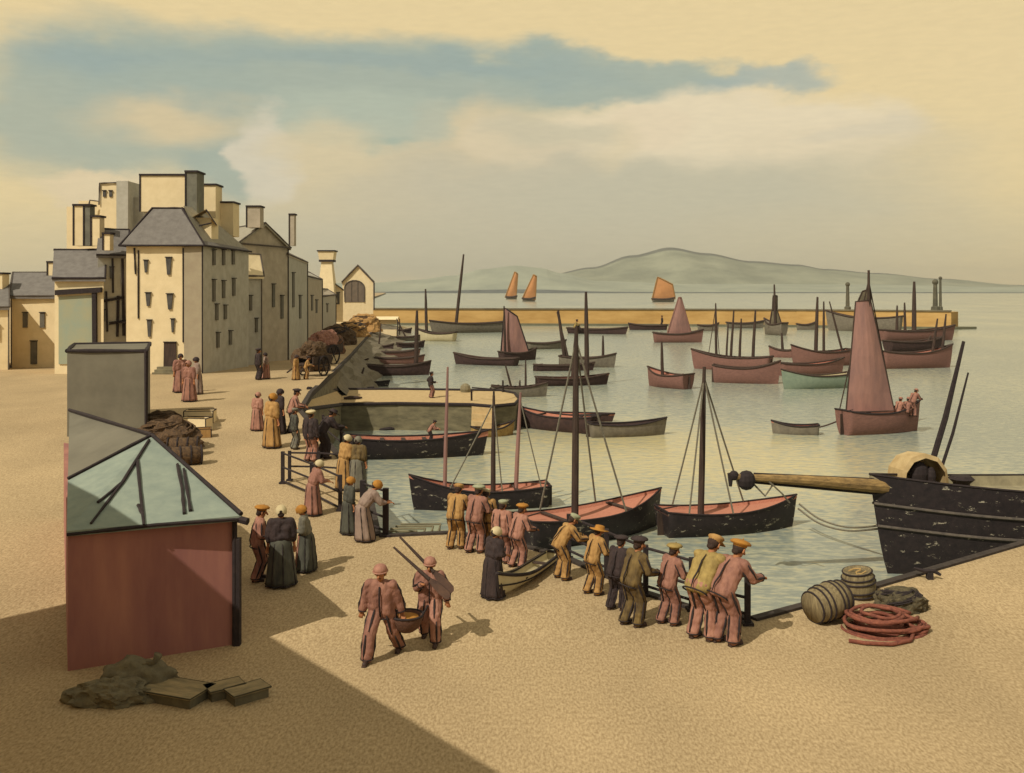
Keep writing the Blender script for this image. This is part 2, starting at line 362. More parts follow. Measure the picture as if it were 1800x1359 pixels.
def pier():
    zt = -1.3
    t = thing('stone_pier', 'stone landing pier with sandy top reaching into the basin', 'pier', P(700, 712, zt))
    poly = [P(500, 714, zt), P(700, 711, zt), P(829, 713, zt), P(866, 716, zt), P(905, 712, zt), P(913, 703, zt), P(905, 693, zt), P(880, 688, zt), P(700, 685.5, zt), P(500, 686, zt)]
    mb = MB(); xy = [(p.x, p.y) for p in poly]; mb.prism(xy, -5, zt)
    mb.build('wall', [mat('pier_wall', (150, 138, 104), (106, 98, 74), 1.1, stretch=(1, 1, 3), bump=.5)], t, True)
    c = MB(); cx = sum(p[0] for p in xy)/len(xy); cy = sum(p[1] for p in xy)/len(xy)
    ins = [(x+(cx-x)*.006, y+(cy-y)*.05) for x, y in xy]; c.prism(ins, zt+.004, zt+.03)
    c.build('paving', mat('pier_sand', (226, 194, 138), (204, 172, 118), 3, contrast=.15), t, True)
    k = MB()
    for ring in (poly[0:7], poly[6:]):
        k.tube([p+Vector((0, 0, .06)) for p in ring], .12, 6)
    k.build('coping', INK, t, True)
    # stairs and light facet at the pier head
    s = MB(); a = P(829, 713, zt); b = P(868, 716, zt)
    for i in range(4):
        z1 = zt-.02-.42*i
        s.prism([(a.x+.02, a.y-.3-.45*(i)), (b.x, b.y-.3-.45*(i)), (b.x, b.y-.02), (a.x+.02, a.y-.02)], -5, z1-.02)
    s.build('landing_steps', mat('pier_sand', (0, 0, 0)), t, True)
    r = MB()
    for px in (829, 893):
        p = P(px, 705, zt); r.tube([p, p+Vector((0, -.2, -1.3 if px > 850 else .7))], .07); r.build('rail_post', INK, t, True); r = MB()
    for px, py in ((884, 690), (868, 712)): p = P(px, py, zt); r.tube([p, p+Vector((0, 0, .9))], .07); r.build('rail_post', INK, t, True); r = MB()
    r.tube([P(830, 703, zt)+Vector((0, 0, .85)), P(868, 708, zt)+Vector((0, 0, .9)), P(893, 700, zt)+Vector((0, 0, .9))], .05)
    r.build('handrail', INK, t, True)
    q = MB(); p = P(818, 690, zt); q.lathe([(.34, 0), (.4, .25), (.34, .5), (.18, .64), (.04, .68)], 12, mtx=Matrix.Translation(p))
    tag(q.build('bollard', STONE), 'rounded pale stone bollard near the head of the pier', 'bollard')
    for (x, y, lb) in [(620, 703, 'dark driftwood log lying on the pier top'),]:
        p = P(x, y, zt); q = MB(); q.tube([p+Vector((-.6, -.1, .12)), p+Vector((-.2, 0, .16)), p+Vector((.3, .12, .14)), p+Vector((.6, .3, .12))], [.08, .14, .12, .06]); tag(q.build('driftwood', WOOD), lb, 'log')
    q = MB(); p = PD(678, 754, poly[1].y-.03)
    q.tube([p+Vector((-.55, 0, 0)), p+Vector((-.3, -.05, -.05)), p+Vector((.3, -.05, .03)), p+Vector((.55, 0, 0))], [.08, .13, .12, .08], 8); q.build('fender', INK, t, True)
pier()

def ramp():
    a, b = EDGE[15].copy(), EDGE[16].copy(); c, d_ = P(600, 686.5, -1.28), P(600, 712.5, -1.28); a2 = PG(524, 724); b2 = b
    mb = MB(); q = [a2, d_, c, Vector((b.x-.5, b.y+1.5, b.z))]; q[0].z += .01; q[3].z += .01
    mb.face(q); mb.face([q[0], Vector((q[0].x, q[0].y, -5)), Vector((d_.x, d_.y, -5)), d_]); mb.face([q[3], c, Vector((c.x, c.y, -5)), Vector((q[3].x, q[3].y, -5))])
    o = mb.build('ramp', [mat('pier_sand', (0, 0, 0)), mat('pier_wall', (0, 0, 0))])
    for p in o.data.polygons: p.material_index = 0 if abs(p.normal.z) > .5 else 1
    tag(o, kind='structure')
    e = MB(); e.tube([q[0]+Vector((0, 0, .05)), d_+Vector((0, 0, .05))], .11); e.tube([q[3]+Vector((0, 0, .05)), c+Vector((0, 0, .05))], .11); struct(e.build('ramp_coping', INK))
ramp()
def bank():
    mb = MB(); E = EDGE[17:22]; off = [.8, 3.5, 6, 8, 6]
    E = EDGE[17:22]; off = [1.6, 3.8, 6, 8, 6]; grid = []
    for i in range(len(E)-1):
        for k in range(10):
            u = k/10; a = E[i].lerp(E[i+1], u); o_ = off[i]+(off[i+1]-off[i])*u; row = []
            for q in range(9):
                w = q/8; z = a.z-.12+(ZW-.25-a.z)*w**.8; nz_ = noise.noise(Vector((a.x*.5+w*o_*.6, a.y*.25, w*3)))
                row.append(Vector((a.x-.05+o_*w+(nz_*.7 if q else 0), a.y+w*1.2, z+nz_*.45*math.sin(math.pi*w))))
            grid.append(row)
    for r0, r1 in zip(grid, grid[1:]):
        for q in range(8): mb.face([r0[q], r1[q], r1[q+1], r0[q+1]])
    struct(mb.build('mud_bank', mat('mud', (150, 136, 108), (112, 102, 82), .8, contrast=.2, bump=.5)))
bank()

# ------------------------------------------------------------------ buildings
def on_wall(p0, p1, px, py, out=0):
    d_ = Vector(((px-CX)/FP, 1)); e = Vector((p1[0]-p0[0], p1[1]-p0[1])); nrm = Vector((e.y, -e.x)).normalized()
    o0 = Vector((p0[0], p0[1]))+nrm*out
    s = o0.dot(nrm)/d_.dot(nrm)
    return Vector((d_.x*s, s, CH-(py-HZ)*s/FP)), nrm
def slab(p0, p1, quad, th=.07, mb=None, mi=0, out=0):   # a px quad laid on a wall, standing th proud
    mb = mb or MB(); pts = [on_wall(p0, p1, x, y, out) for x, y in quad]; nrm = Vector((*pts[0][1], 0)); a = [p[0] for p in pts]; c = [p+nrm*th for p in a]
    b = len(mb.v); n = len(a); mb.v += a+c; mb.f.append(tuple(range(b+n-1, b-1, -1))); mb.f.append(tuple(range(b+n, b+2*n))); mb.m += [mi, mi]
    for i in range(n): j = (i+1) % n; mb.f.append((b+i, b+j, b+n+j, b+n+i)); mb.m.append(mi)
    return mb
def window(root, p0, p1, x0, y0, x1, y1, taper=0, pane=GLASS, name='window'):
    f = slab(p0, p1, [(x0, y0), (x1, y0), (x1-taper, y1), (x0+taper, y1)], .1).build(name, pane, root, True)
    w = x1-x0; s = slab(p0, p1, [(x0-1, y0-1.6), (x1+1, y0-1.6), (x1+1, y0-.1), (x0-1, y0-.1)], .16).build('lintel', INK, root, True)
    m = Matrix.Translation(root.location).inverted(); return f
def ink(root, paths, name='trim', px=3.2, closed=False):
    mb = MB()
    for p in paths:
        Zm = sum(q[1] for q in p)/len(p); r = px*.5*Zm/FP
        q = []
        for a, b in zip(p, p[1:]):
            a, b = Vector(a), Vector(b); n = 4
            for i in range(n):
                v_ = a.lerp(b, i/n); q.append(v_)
        q.append(Vector(p[-1])); rr = [r*random.uniform(.75, 1.2) for _ in q]
        mb.tube(q, rr, 6)
        if name == 'ink_line' and p is not paths[-1]: mb.build(name, INKB if root.location.y > 66 else INK, root, True); mb = MB()  # upright wall lines: drawn ink outlines, added as dark tubes
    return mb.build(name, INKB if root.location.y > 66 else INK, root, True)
def gable_roof(poly, ze, zr, axis=0, ov=.3, th=.22):
    # poly: 4 XY corners (fl, fr, br, bl). axis 0: ridge runs from mid(fl,bl) to mid(fr,br); axis 1: from mid(fl,fr) to mid(bl,br)
    p = [Vector(q) for q in poly]; c = sum(p, Vector((0, 0)))/4
    p = [q+(q-c).normalized()*ov for q in p]
    if axis == 0: r0, r1 = (p[0]+p[3])/2, (p[1]+p[2])/2; sl = [(p[0], p[1], r1, r0), (p[2], p[3], r0, r1)]
    else: r0, r1 = (p[0]+p[1])/2, (p[3]+p[2])/2; sl = [(p[0], p[3], r1, r0), (p[2], p[1], r0, r1)]
    mb = MB()
    for a, b, c2, d2 in sl:
        t = [Vector((a.x, a.y, ze)), Vector((b.x, b.y, ze)), Vector((c2.x, c2.y, zr)), Vector((d2.x, d2.y, zr))]
        bo = [q-Vector((0, 0, th)) for q in t]; k = len(mb.v); mb.v += t+bo
        for f in ((0, 1, 2, 3), (7, 6, 5, 4), (0, 4, 5, 1), (1, 5, 6, 2), (2, 6, 7, 3), (3, 7, 4, 0)): mb.f.append(tuple(k+i for i in f)); mb.m.append(0)
    return mb, (Vector((r0.x, r0.y, zr)), Vector((r1.x, r1.y, zr))), [Vector((q.x, q.y, ze)) for q in p]
def gable_walls(poly, z0, ze, zr, axis):
    mb = MB(); mb.prism(poly, z0, ze); p = [Vector(q) for q in poly]
    pr = [(0, 3), (1, 2)] if axis == 0 else [(0, 1), (3, 2)]
    for a, b in pr:
        m_ = (p[a]+p[b])/2; c = sum(p, Vector((0, 0)))/4; inn = (c-m_).normalized()*.3
        t = [Vector((p[a].x, p[a].y, ze)), Vector((p[b].x, p[b].y, ze)), Vector((m_.x, m_.y, zr-.1))]
        k = len(mb.v); mb.v += t+[q+Vector((inn.x, inn.y, 0)) for q in t]
        for f in ((0, 1, 2), (5, 4, 3), (0, 3, 4, 1), (1, 4, 5, 2), (2, 5, 3, 0)): mb.f.append(tuple(k+i for i in f)); mb.m.append(0)
    return mb
def chimney(root, x0, x1, ytop, ybot, Zc, dep=.9, m=CREAM, cap=True):
    xa, xb = XD(x0, Zc), XD(x1, Zc); zt, zb = ZD(ytop, Zc), ZD(ybot, Zc); mb = MB(); w = xb-xa
    mb.box(((xa+xb)/2, Zc+dep/2, (zt+zb)/2), (w, dep, zt-zb)); o = mb.build('chimney', m, root, True)
    if cap:
        c = MB(); c.box(((xa+xb)/2, Zc+dep/2, zt+.07), (w+.18, dep+.18, .13)); c.box((xa-.03, Zc, (zt+zb)/2), (.1, .1, zt-zb))
        k = c.build('cap', INK, root, True); k.parent = o
    return o

def big_house():
    Z0 = 64; fl, fr = (XD(222, Z0), Z0), (XD(356, Z0), Z0); br, bl = (XD(437, 74), 74.0), (XD(300, 74), 74.0); bl = (fl[0]+.6, 74)
    t = thing('tall_house', 'tall cream house with grey mansard roof and slit windows at the quay corner', 'house', (fr[0], Z0, g(Z0)))
    ze = ZD(432, Z0); z0 = g(Z0)-.4
    side = (XD(322, Z0), Z0)
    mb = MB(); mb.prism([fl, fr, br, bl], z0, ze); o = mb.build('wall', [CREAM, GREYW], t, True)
    # shade of the street side painted in with the grey material
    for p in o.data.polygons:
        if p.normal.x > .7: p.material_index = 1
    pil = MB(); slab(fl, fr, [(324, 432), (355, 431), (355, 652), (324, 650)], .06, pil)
    pil.build('corner_render', mat('corner_render', (196, 180, 146), (180, 162, 132), 1.2), t, True)
    tops = [PD(268, 366, 65.6), PD(320, 360, 65.6), PD(345, 372, 71.5), PD(300, 374, 71.5)]
    zt = tops[0].z; rf = MB(); ev = [Vector((fl[0]-.35, fl[1]-.3, ze)), Vector((fr[0]+.25, fr[1]-.3, ze)), Vector((br[0]+.2, br[1], ze)), Vector((bl[0], bl[1], ze))]
    tp = [Vector((p.x, p.y, zt)) for p in tops]
    for i in range(4): j = (i+1) % 4; rf.face([ev[i], ev[j], tp[j], tp[i]])
    rf.face(tp); rf.face([e-Vector((0, 0, .02)) for e in ev]); rf.build('roof', SLATE, t, True)
    ink(t, [[ev[3], ev[0], ev[1], ev[2]], [ev[0], tp[0], tp[1]], [tp[1], ev[1]], [tp[1], tp[2]]], 'roof_edging', 4)
    ink(t, [[(fr[0], fr[1]-.03, z0+.4), (fr[0], fr[1]-.03, ze)], [on_wall(fl, fr, 243, 440, .05)[0], on_wall(fl, fr, 243, 560, .05)[0]], [on_wall(fl, fr, 322, 436, .05)[0], on_wall(fl, fr, 322, 602, .05)[0]],
            [on_wall(fl, fr, 236, 436, .05)[0], on_wall(fl, fr, 238, 482, .05)[0]]], 'ink_line', 3)
    for x, y, h, w in [(257, 458, 21, 7), (297, 453, 30, 10), (261, 515, 23, 9), (299, 517, 27, 11), (263, 563, 29, 8), (304, 561, 23, 6)]:
        window(t, fl, fr, x-w/2, y, x+w/2, y+h, w*.25)
    window(t, fl, fr, 289, 602, 310, 654, -1, WOOD, 'door')
    for x, y, h in [(375, 440, 26), (392, 440, 26), (409, 441, 24), (375, 492, 38), (392, 494, 30), (380, 535, 28), (395, 537, 24), (410, 490, 30), (382, 585, 26), (404, 582, 24)]:
        window(t, fr, br, x-2, y, x+2, y+h, 0, mat('shutter', (128, 120, 102), (108, 102, 88), 3))
    # dormer towards the street
    dm = MB(); a = PD(338, 400, 66.5); dm.box((XD(356, 67), 67.6, ZD(402, 67)), (1.35, 1.6, 1.5)); d_ = dm.build('dormer', CREAM, t, True)
    dr = MB(); dr.face([PD(332, 385, 66.2), PD(362, 368, 66.2), PD(366, 372, 69), PD(340, 388, 69)]); dr.face([PD(362, 368, 66.2), PD(380, 395, 66.2), PD(384, 398, 69), PD(366, 372, 69)])
    k = dr.build('dormer_roof', CREAM, t, True)
    ink(t, [[PD(362, 368, 66.1), PD(381, 396, 66.1)], [PD(350, 397, 66.1), PD(372, 392, 66.1)]], 'dormer_edging', 2.5)
    chimney(t, 247, 330, 309, 372, 69, 1.2); chimney(t, 327, 346, 303, 378, 68.2, 1.6, mat('chimney_dark', (138, 134, 114), (116, 112, 96), 2))  # darker second box paints the big chimney's shaded right side
    chimney(t, 354, 379, 326, 396, 72, 1.6); chimney(t, 382, 410, 357, 415, 73.2, 1.6)
    sr = MB(); sr.face([PD(322, 362, 66), PD(350, 366, 70), PD(437, 440, 74), PD(356, 430, 64)]); sr.build('side_roof', mat('side_slate', (186, 176, 150), (164, 154, 130), 2), t, True)
    st = MB()
    for i in range(3): st.box((XD(299, Z0), Z0-.35-.3*(2-i), g(Z0)+.08+.16*i-.08), (1.6-.1*i, .3, .16+.32*0+.16))
    st.build('doorstep', STONE, t, True)
big_house()

def street_house(name, label, poly, ze, zr, axis, wall, roof, wins, z0=-1.6, chim=()):
    t = thing(name, label, 'house', (poly[0][0], poly[0][1], g(poly[0][1])))
    gable_walls(poly, z0, ze, zr, axis).build('wall', wall, t, True)
    r, rid, ev = gable_roof(poly, ze, zr, axis); r.build('roof', roof, t, True)
    ink(t, [[ev[0], ev[1], ev[2]], list(rid), [ev[0], rid[0]], [ev[1], rid[1] if axis == 0 else rid[0]]], 'roof_edging', 3)
    ink(t, [[(poly[0][0], poly[0][1], -.5), (poly[0][0], poly[0][1], ze)], [(poly[1][0]+.05, poly[1][1], -.5), (poly[1][0]+.05, poly[1][1], ze)]], 'ink_line', 2.5)
    for (i, j, x, y, w, h) in wins: window(t, poly[i], poly[j], x-w/2, y, x+w/2, y+h, 0, mat('shutter', (0, 0, 0)))
    for c in chim: chimney(t, *c)
    return t
GW2 = mat('brown_grey_render', (214, 196, 166), (190, 174, 146), 1, contrast=.15, bump=.2)
street_house('gabled_house', 'grey gabled house with two chimneys beyond the tall cream house', [(XD(418, 78), 78), (XD(506, 86), 86), (XD(420, 92), 94), (XD(350, 86), 88)], ZD(430, 80), ZD(392, 82), 1, GW2, mat('side_slate', (0, 0, 0)),
    [(0, 1, 450, 520, 4, 32), (0, 1, 437, 520, 4, 30), (0, 1, 480, 500, 4, 40), (0, 1, 440, 565, 4, 24), (0, 1, 452, 566, 4, 22), (0, 1, 495, 520, 4, 40)],
    chim=[(434, 457, 364, 400, 80, 1.2, GW2), (509, 517, 378, 432, 86.5, .8, GW2)])
street_house('lean_to_house', 'small cream lean-to set against the grey gabled house', [(XD(428, 75.5), 75.5), (XD(459, 77.2), 77.2), (XD(450, 80), 80), (XD(420, 78), 78)], ZD(485, 76), ZD(445, 76), 0, GREYW, CREAM, [(0, 1, 440, 520, 4, 26), (0, 1, 450, 560, 4, 24)])
street_house('terrace_house', 'tall narrow grey terrace house right of the two-chimney gable', [(XD(506, 86), 86), (XD(540, 112), 112), (XD(470, 118), 118), (XD(440, 92), 92)], ZD(448, 88), ZD(425, 90), 0, GREYW, GW2, [(0, 1, 515, 480, 3, 60), (0, 1, 527, 520, 3, 40)])
street_house('terrace_house', 'grey terrace house stepping down towards the breakwater, middle of the row', [(XD(540, 112), 112), (XD(566, 150), 150), (XD(520, 156), 156), (XD(490, 118), 118)], ZD(486, 116), ZD(470, 120), 0, GW2, GREYW, [(0, 1, 548, 520, 2.5, 26), (0, 1, 556, 528, 2.5, 22)])
street_house('terrace_house', 'low grey terrace house at the far end of the shaded row', [(XD(566, 150), 150), (XD(590, 195), 195), (XD(560, 205), 205), (XD(540, 156), 156)], ZD(520, 160), ZD(508, 165), 0, GREYW, GW2, [(0, 1, 575, 535, 2, 14)])
def far_houses():
    Zt = 212; t = thing('cream_house', 'cream house with a tall flared white chimney behind the terrace', 'house', (XD(580, Zt), Zt, -1))
    poly = [(XD(556, Zt), Zt), (XD(603, Zt), Zt), (XD(600, Zt+8), Zt+8), (XD(560, Zt+8), Zt+8)]
    gable_walls(poly, -1.5, ZD(510, Zt), ZD(492, Zt), 1).build('wall', CREAM, t, True)
    r, rid, ev = gable_roof(poly, ZD(510, Zt), ZD(492, Zt), 1); r.build('roof', CREAM, t, True); ink(t, [[ev[0], rid[0], ev[1]]], 'roof_edging', 2.5)
    c = MB(); x = XD(577, Zt); za, zb = ZD(500, Zt), ZD(443, Zt)
    m_ = Matrix.Translation((x, Zt-1, 0)) @ Matrix.Rotation(R(45), 4, 'Z')
    k = Zt/FP*1.41
    c.lathe([(16*k, za-4), (13*k, za), (9*k, ZD(462, Zt)), (9.5*k, ZD(460, Zt)), (12*k, ZD(458, Zt)), (14*k, zb)], 4, mtx=m_); ch = c.build('chimney', CREAM, t, True)
    c = MB(); c.lathe([(15.5*k, zb), (15.5*k, zb+.3)], 4, mtx=m_); c.lathe([(12.6*k, ZD(460, Zt)-.1), (12.6*k, ZD(458, Zt)+.1)], 4, mtx=m_); c.build('chimney_cap', INK, t, True)
    window(t, poly[0], poly[1], 568, 515, 574, 528); window(t, poly[0], poly[1], 590, 515, 597, 535)
    Zt = 226; t = thing('arched_hall', 'cream gabled hall with one big arched window where the breakwater starts', 'house', (XD(630, Zt), Zt, -1))
    poly = [(XD(602, Zt), Zt), (XD(656, Zt), Zt), (XD(650, Zt+12), Zt+12), (XD(604, Zt+12), Zt+12)]
    gable_walls(poly, -1.5, ZD(496, Zt), ZD(466, Zt), 1).build('wall', CREAM, t, True)
    r, rid, ev = gable_roof(poly, ZD(496, Zt), ZD(466, Zt), 1, .4, .35); r.build('roof', mat('warm_tile', (206, 178, 138), (180, 152, 116), 1), t, True)
    ink(t, [[ev[0], rid[0], ev[1]], [ev[1], (ev[1].x, ev[1].y, ZD(545, Zt))]], 'roof_edging', 3)
    arc = [(606, 531)]+[(623-17.5*math.cos(R(a)), 506-13*math.sin(R(a))) for a in range(0, 181, 20)]+[(640, 531)]
    slab(poly[0], poly[1], arc, .12).build('arched_window', mat('brown_pane', (140, 122, 100), (118, 104, 88), .6), t, True)
    arc3 = [on_wall(poly[0], poly[1], x, y, .15)[0] for x, y in arc]; ink(t, [arc3], 'window_frame', 2)
    for x in (618, 629): ink(t, [[on_wall(poly[0], poly[1], x, 496, .15)[0], on_wall(poly[0], poly[1], x, 530, .15)[0]]], 'glazing_bar', 1.2)
    # low sheds and a canopy on the far quay
    for x0, x1, y0, y1, Zq, m_, nm, lb, cat in [(636, 699, 562, 590, 180, CREAM, 'market_stall', 'pale canvas market stall on the far quay', 'stall'), ]:
        t = thing(nm, lb, cat, (XD(x0, Zq), Zq, g(Zq)))
        cv = MB(); xa, xb = XD(x0, Zq), XD(x1, Zq); zt = ZD(y0, Zq); gz = -2.2
        cv.face([(xa, Zq, zt), (xb, Zq, zt), (xb, Zq+1.6, zt+.55), (xa, Zq+1.6, zt+.55)]); cv.face([(xa, Zq+3.2, zt), (xb, Zq+3.2, zt), (xb, Zq+1.6, zt+.55), (xa, Zq+1.6, zt+.55)])
        cv.build('canopy', m_, t, True); vb = MB(); vb.box(((xa+xb)/2, Zq+1, zt-.45), (xb-xa, .08, .8)); vb.build('valance', m_, t, True)
        for x in (xa, xb):
            for y in (Zq, Zq+3.2): q = MB(); q.tube([(x, y, gz), (x, y, zt)], .1); q.build('pole', INK, t, True)
        ct = MB(); ct.box(((xa+xb)/2, Zq+1, gz+.5), (xb-xa-.6, 1.2, 1.2)); ct.build('counter', CREAM, t, True)
far_houses()

def left_group():
    # timbered house
    Z0 = 64.6; fl, fr = (XD(172, Z0), Z0), (XD(222, Z0+1), Z0+1); br, bl = (XD(228, 71), 71), (XD(180, 70), 70)
    t = thing('timbered_house', 'narrow grey house with dark exposed timbers left of the tall cream house', 'house', (fl[0], Z0, g(Z0)))
    poly = [fl, fr, br, bl]; gable_walls(poly, 0, ZD(448, Z0), ZD(395, Z0), 0).build('wall', GREYW, t, True)
    r, rid, ev = gable_roof(poly, ZD(448, Z0), ZD(398, Z0), 0); r.build('roof', SLATE, t, True); ink(t, [list(rid), [ev[0], ev[1], rid[1]]], 'roof_edging', 4)
    tm = MB()
    for q in [[(185, 512), (188, 512), (190, 583), (187, 583)], [(205, 520), (210, 520), (208, 592), (204, 592)], [(213, 450), (217, 450), (220, 590), (215, 590)], [(174, 528), (218, 520), (218, 525), (174, 533)], [(192, 566), (221, 562), (221, 567), (192, 571)], [(196, 450), (199, 450), (200, 515), (197, 515)]]:
        slab(fl, fr, q, .12, tm)
    tm.build('timber', INK, t, True)
    bal = MB(); slab(fl, fr, [(205, 565), (221, 565), (221, 568), (205, 568)], .9, bal); bal.build('shelf', INK, t, True)
    window(t, fl, fr, 193, 470, 200, 490); window(t, fl, fr, 178, 545, 184, 565)
    # shop house, far left
    Z0 = 63.6; fl, fr = (XD(96, Z0), Z0), (XD(182, Z0), Z0); br, bl = (XD(184, 70), 70), (XD(100, 70), 70); poly = [fl, fr, br, bl]
    t = thing('shop_house', 'low cream house with blue-green shop front and sagging grey roof', 'house', (fl[0], Z0, g(Z0)))
    ze, zr = ZD(489, Z0), ZD(438, Z0+2); gable_walls(poly, 0, ze, zr, 0).build('wall', CREAM, t, True)
    r, rid, ev = gable_roof(poly, ze, zr, 0); r.build('roof', SLATE, t, True); ink(t, [list(rid), [ev[0], ev[1], rid[1]]], 'roof_edging', 4.5)
    slab(fl, fr, [(104, 522), (164, 519), (164, 640), (104, 640)], .08).build('shop_front', mat('blue_paint', (168, 182, 160), (196, 186, 142), .8, contrast=.25), t, True)
    fb = MB(); slab(fl, fr, [(100, 510), (180, 505), (180, 514), (100, 519)], .3, fb); slab(fl, fr, [(164, 510), (171, 510), (172, 640), (165, 640)], .25, fb); fb.build('shop_frame', INK, t, True)
    chimney(t, 148, 158, 362, 432, 66.5, .8, mat('chimney_dark', (0, 0, 0))); chimney(t, 161, 175, 382, 432, 66.2, .8); chimney(t, 130, 150, 362, 432, 67.5, .8); chimney(t, 182, 193, 412, 440, 64.2, .6)
    # tower house behind
    Z0 = 84; t = thing('tower_house', 'pale tower house with two small windows rising behind the roofs', 'house', (XD(205, Z0), Z0, g(Z0)))
    m = MB(); m.box((XD(191, Z0), Z0+2, ZD(420, Z0)), (XD(206, Z0)-XD(176, Z0), 4, ZD(322, Z0)-ZD(518, Z0))); m.build('wall', CREAM, t, True)
    m = MB(); m.box((XD(216, Z0)+.1, Z0+1.6, ZD(410, Z0)), (1.0, 4, ZD(319, Z0)-ZD(501, Z0))); m.box((XD(233, Z0), Z0+2.4, ZD(430, Z0)), (1.1, 3, ZD(345, Z0)-ZD(515, Z0))); m.build('stair_turret', GREYW, t, True)
    m = MB(); m.box((XD(160, Z0), Z0+2.2, ZD(440, Z0)), (2.6, 3.4, ZD(352, Z0)-ZD(528, Z0))); m.box((XD(132, Z0), Z0+2.5, ZD(440, Z0)), (2.2, 3.4, ZD(362, Z0)-ZD(518, Z0))); m.build('side_wing', CREAM, t, True)
    a, b = (XD(176, Z0), Z0), (XD(206, Z0), Z0)
    for x in (184, 195): window(t, a, b, x-2.5, 336, x+2.5, 346)
    q = Z0-.1
    ink(t, [[PD(174, 360, q), PD(175, 322, q), PD(206, 321, q), PD(224, 319, q), PD(224, 345, q)], [PD(206, 322, q), PD(207, 390, q)], [PD(130, 400, q), PD(131, 361, q), PD(156, 361, q), PD(158, 352, q), PD(174, 354, q)]], 'edging', 2.6)
    # grey store
    Z0 = 37.5; fl, fr = (XD(118, Z0), Z0), (XD(257, Z0), Z0); br, bl = (XD(262, 42), 42), (XD(130, 42), 42)
    t = thing('store_house', 'plain windowless grey store with flat top behind the pale tin roof', 'building', (fl[0], Z0, g(Z0)))
    m = MB(); zt = ZD(617, Z0); m.prism([fl, fr, (XD(264, 43), 43), bl], 0, zt)
    m.build('wall', mat('store_grey', (140, 132, 110), (120, 113, 94), .9, contrast=.2, bump=.2), t, True)
    e = [Vector((*fl, zt)), Vector((*fr, zt)), Vector((XD(264, 43), 43, zt)), Vector((*bl, zt))]
    ink(t, [e+[e[0]], [e[1], e[1]-Vector((0, 0, 3.4))]], 'roof_edging', 7)
left_group()
street_house('cottage', 'pale cottage with a slate roof at the far left edge', [(XD(20, 72), 72), (XD(100, 72), 72), (XD(98, 79), 79), (XD(30, 79), 79)], ZD(520, 72), ZD(478, 74), 0, CREAM, SLATE, [(0, 1, 45, 550, 8, 26), (0, 1, 75, 550, 8, 26), (0, 1, 60, 600, 11, 40)], chim=[(84, 96, 462, 492, 75, 1)])
street_house('cottage', 'pale low cottage cut off by the left side of the picture', [(XD(-90, 68), 68), (XD(14, 69), 69), (XD(12, 77), 77), (XD(-80, 77), 77)], ZD(540, 68), ZD(500, 71), 0, CREAM, SLATE, [(0, 1, -5, 572, 9, 26), (0, 1, -40, 572, 9, 26)], chim=[(-10, 4, 482, 510, 72, 1)])
def shed():
    A, B = PG(411, 1133), P(119, 1180, 0); t = thing('red_shed', 'dark red boarded shed with pale tin hip roof in the left foreground', 'shed', (A.x, A.y, 0))
    ze = 2.3; R1 = PD(267, 767, 19.8); R2 = PD(122, 724, 23.9); zr = R1.z; R2.z = zr
    Cc = Vector((A.x-2.0, 24, 0)); Dd = Vector((B.x-3.5, 23.5, 0)); Dd = Vector((XD(112, 25.5), 25.5, 0)); Cc = Vector((-8.75, 23.0, 0))
    red = mat('red_boards', (206, 142, 118), (164, 108, 100), .9, stretch=(1.3, 1, .25), contrast=.2, bump=.1)
    m = MB(); m.prism([(B.x, B.y), (A.x, A.y), (Cc.x, Cc.y), (Dd.x, Dd.y)], -.1, ze-.02); m.build('wall', red, t, True)
    Ae = PD(424, 915, 17.02); Be = PD(117, 944, 15.93); ez = 2.33; Ae.z = ez; Be.z = ez; Ce = Vector((-8.35, 23.4, ez)); De = Vector((Dd.x, Dd.y+.5, ez))
    Rm = Be.lerp(De, .0); Rf = PD(124, 864, 0.1)
    # front slope split into the pale tin and the older slate part at the left
    mid = Be.lerp(R2, .33)
    tin = mat('pale_tin', (170, 178, 156), (148, 158, 142), 3, stretch=(1, 1, 1), contrast=.2, rough=.95, spec=.1, bump=.1)
    r = MB(); r.face([Be, Ae, R1, mid]); r.face([Ae, Ce, R1]); r.face([Ce, De, R2, R1]); r.face([De, Be, R2])
    dn = Vector((0, 0, .09)); r.face([p-dn for p in (Be, Ae, Ce, De)])
    for a, b in ((Be, Ae), (Ae, Ce)): r.face([a, b, b-dn, a-dn])
    r.build('roof', tin, t, True)
    r = MB(); r.face([mid, R1, R2]); r.build('slate_patch', mat('store_grey', (0, 0, 0)), t, True)
    up = Vector((0, 0, .03))
    ink(t, [[Be+up*-2, Be.lerp(Ae, .5)-up, Ae-up*2], [Ae+up, R1+up], [R1+up, mid+up], [R1+up, R2+up]], 'roof_edging', 7)
    def onr(px, py):
        n = (Ae-Be).cross(R1-Be); d_ = Vector(((px-CX)/FP, 1, -(py-HZ)/FP)); s = (Be-Vector((0, 0, CH))).dot(n)/d_.dot(n); return Vector((0, 0, CH))+d_*s+Vector((0, 0, .02))
    ink(t, [[onr(262, 775), onr(215, 850), onr(172, 885)], [onr(215, 850), onr(160, 922)], [onr(241, 808), onr(246, 860), onr(253, 925)], [onr(243, 890), onr(250, 905)], [onr(312, 818), onr(320, 860), onr(324, 905)], [onr(323, 826), onr(335, 900)]], 'seam', 6)
    k = MB(); k.tube([(A.x+.03, A.y-.05, 0), (A.x+.03, A.y-.05, ze-.05)], .05); k.box((A.x+.06, A.y-.02, .95), (.13, .13, 1.9)); k.build('corner_post', INK, t, True)
    fa = MB(); fa.tube([Ae-Vector((.1, -.05, .06)), Ae+Vector((.12, -.02, -.1))], .07); fa.build('gutter_end', INK, t, True)
shed()
